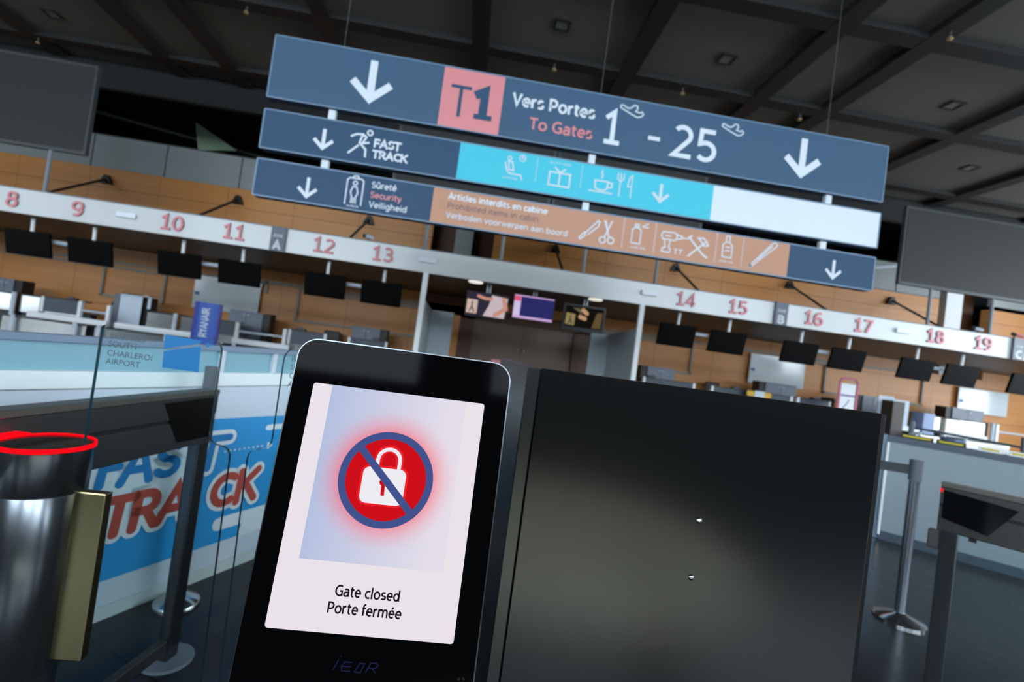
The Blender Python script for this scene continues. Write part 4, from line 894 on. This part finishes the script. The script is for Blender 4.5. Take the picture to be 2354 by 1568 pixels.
# ================================================================== the lit display
KC = Vector((-.0709, .5293, 1.1661)); KX = Vector((1, -.0084, -.0007)).normalized(); KZ = Vector((.0022, .1755, .9845)).normalized(); KN = -(KZ.cross(KX)).normalized()
if KN.y > 0: KN = -KN
KF = (KC, KX, KZ, KN)
kd = thing('gate_display', 'tilted black gate display reading Gate closed with crossed out padlock', 'display', (-.07, .56, 0))
out = rrect(-.1195, .1215, -.235, .1735, .022, 8)
shrink = rrect(-.118, .12, -.2335, .172, .0205, 8)
b = MB(); b.prism(out, (KC-KN*.0015, KX, KZ, KN), .022); b.build('silver_shell', mat('silver_shell', (96, 100, 104), .25, metal=1), kd)
b = MB(); b.prism(shrink, (KC-KN*.0004, KX, KZ, KN), .004); bez = b.build('bezel_glass', mat('bezel_black', (4, 4, 5), .06, spec=.03), kd)
def screen_mat():
    m = bpy.data.materials.new('screen_picture'); m.use_nodes = True; nt = m.node_tree; nt.nodes.clear()
    o = nt.nodes.new('ShaderNodeOutputMaterial'); e = nt.nodes.new('ShaderNodeEmission'); uv = nt.nodes.new('ShaderNodeUVMap'); sp = nt.nodes.new('ShaderNodeSeparateXYZ')
    nt.links.new(uv.outputs[0], sp.inputs[0])
    def M(op, a, b_=None, c_=None):
        n = nt.nodes.new('ShaderNodeMath'); n.operation = op
        for i, v in enumerate((a, b_, c_)):
            if v is None: continue
            if hasattr(v, 'is_linked'): nt.links.new(v, n.inputs[i])
            else: n.inputs[i].default_value = v
        return n.outputs[0]
    x, z = sp.outputs[0], sp.outputs[1]      # metres / 0.3 + 0.5
    X = M('MULTIPLY', M('SUBTRACT', x, .5), .3); Z = M('MULTIPLY', M('SUBTRACT', z, .5), .3)
    base = lin((234, 226, 233))
    inr = M('MULTIPLY', M('MULTIPLY', M('GREATER_THAN', X, -.0745), M('LESS_THAN', X, .0743)), M('MULTIPLY', M('GREATER_THAN', Z, -.0567), M('LESS_THAN', Z, .1245)))
    gx = M('MULTIPLY_ADD', X, -1/.1488, .5)   # 1 at the left edge, 0 at the right
    mr = nt.nodes.new('ShaderNodeMapRange'); nt.links.new(gx, mr.inputs[0]); mr.inputs[1].default_value = .1; mr.inputs[2].default_value = 1.0
    pic = node_mix(nt, mr.outputs[0], lin((228, 222, 234)), lin((180, 192, 224)))
    dx = X; dz = M('SUBTRACT', Z, .031); r = M('SQRT', M('ADD', M('MULTIPLY', dx, dx), M('MULTIPLY', dz, dz)))
    gl_ = nt.nodes.new('ShaderNodeMapRange'); nt.links.new(r, gl_.inputs[0]); gl_.inputs[1].default_value = .048; gl_.inputs[2].default_value = .078; gl_.inputs[3].default_value = .8; gl_.inputs[4].default_value = 0
    g2 = M('POWER', gl_.outputs[0], 1.7)
    pic2 = node_mix(nt, g2, pic, lin((250, 76, 92)))
    c = node_mix(nt, inr, base, pic2)
    nt.links.new(c, e.inputs[0]); nt.links.new(e.outputs[0], o.inputs[0]); return m
b = MB(); pts = rrect(-.095, .095, -.1241, .1241, .003, 3); fill(b, pts, KF, .0006)
uvl = b.bm.loops.layers.uv.new('UVMap')
for f in b.bm.faces:
    for lp in f.loops:
        q = lp.vert.co-KC; lp[uvl].uv = (q.dot(KX)/.3+.5, q.dot(KZ)/.3+.5)
scr = b.build('screen', screen_mat(), kd)
def lay(name, m, lift, fn):
    b = MB(); fn(b); return b.build(name, m, scr)
CC = (0, .0305)
E_RED = emat('screen_red', (206, 16, 26)); E_BLUE = emat('screen_blue', (66, 82, 140)); E_WH = emat('screen_white', (238, 236, 242)); E_BRED = emat('screen_bright_red', (236, 34, 42)); E_INK = emat('screen_ink', (28, 26, 30))
lay('red_disc', E_RED, 0, lambda b: disc(b, CC, .046, KF, .0009, 48))
lay('padlock_glow', E_BRED, 0, lambda b: (fill(b, rrect(-.0275, .0232, .0025, .0445, .009), KF, .0011), ribbon(b, path("-.0115,.04 -.0115,.051 @0,.051,.0115,.0115,180,0 .0115,.04"), .0085, KF, .0011)))
lay('padlock', E_WH, 0, lambda b: (fill(b, rrect(-.0252, .0208, .0045, .0422, .007), KF, .0013), ribbon(b, path("-.0118,.04 -.0118,.051 @0,.051,.0118,.0112,180,0 .0118,.04"), .004, KF, .0013)))
lay('keyhole', E_RED, 0, lambda b: (disc(b, (-.0022, .0275), .0042, KF, .0015), fill(b, [(-.0042, .026), (-.0002, .026), (.0006, .0135), (-.0032, .0135)], KF, .0015)))
lay('prohibition_ring', E_BLUE, 0, lambda b: (ribbon(b, arc(CC[0], CC[1], .0465, .0465, 0, 360, 64), .0076, KF, .0017), ribbon(b, [(-.0325, .0615), (.031, -.001)], .0076, KF, .0017)))
def two_lines(b):
    letters(b, 'Gate closed', -.0325, -.0888, .0106, .0017, KF, .0009, 0, .0668)
    letters(b, 'Porte fermée', -.0372, -.1052, .0106, .0017, KF, .0009, 0, .0755)
lay('lettering', E_INK, 0, two_lines)
b = MB(); strokes(b, ["-.021,-.157 -.017,-.147", "-.0158,-.1447 -.0153,-.1437", "-.003,-.149 -.011,-.149 -.0135,-.153 -.0125,-.157 -.004,-.157", "-.013,-.153 -.004,-.153", ".0,-.157 .0045,-.149 .009,-.149 .006,-.1575 .0,-.157", ".011,-.157 .015,-.148 .021,-.148 .0225,-.15 .02,-.1525 .014,-.1525", ".0165,-.1525 .0215,-.157"], .0013, KF, .0002, 'flat')
b.build('maker_mark', mat('logo_dark_blue', (9, 11, 40), .5, spec=.1), bez)
b = MB(); b.cyl(KC+KX*.108-KZ*.163+KN*.001, KC+KX*.108-KZ*.163+KN*.006, .006, n=20); b.box(.03, .046, .515, .53, .985, 1.0, .003); b.build('key_ring', M_CHROME, kd, True)
MB().box(-.135, .0, .6, .68, .0, 1.08, .006).build('pedestal', mat('pedestal_black', (16, 17, 18), .4), kd)
b = MB(); b.obox(KC, KX, -KN, KZ, (-.06, .06), (.022, .06), (-.14, .06), .004); b.box(-.11, -.03, .57, .64, .98, 1.06); b.build('arm', M_BLACK, kd)
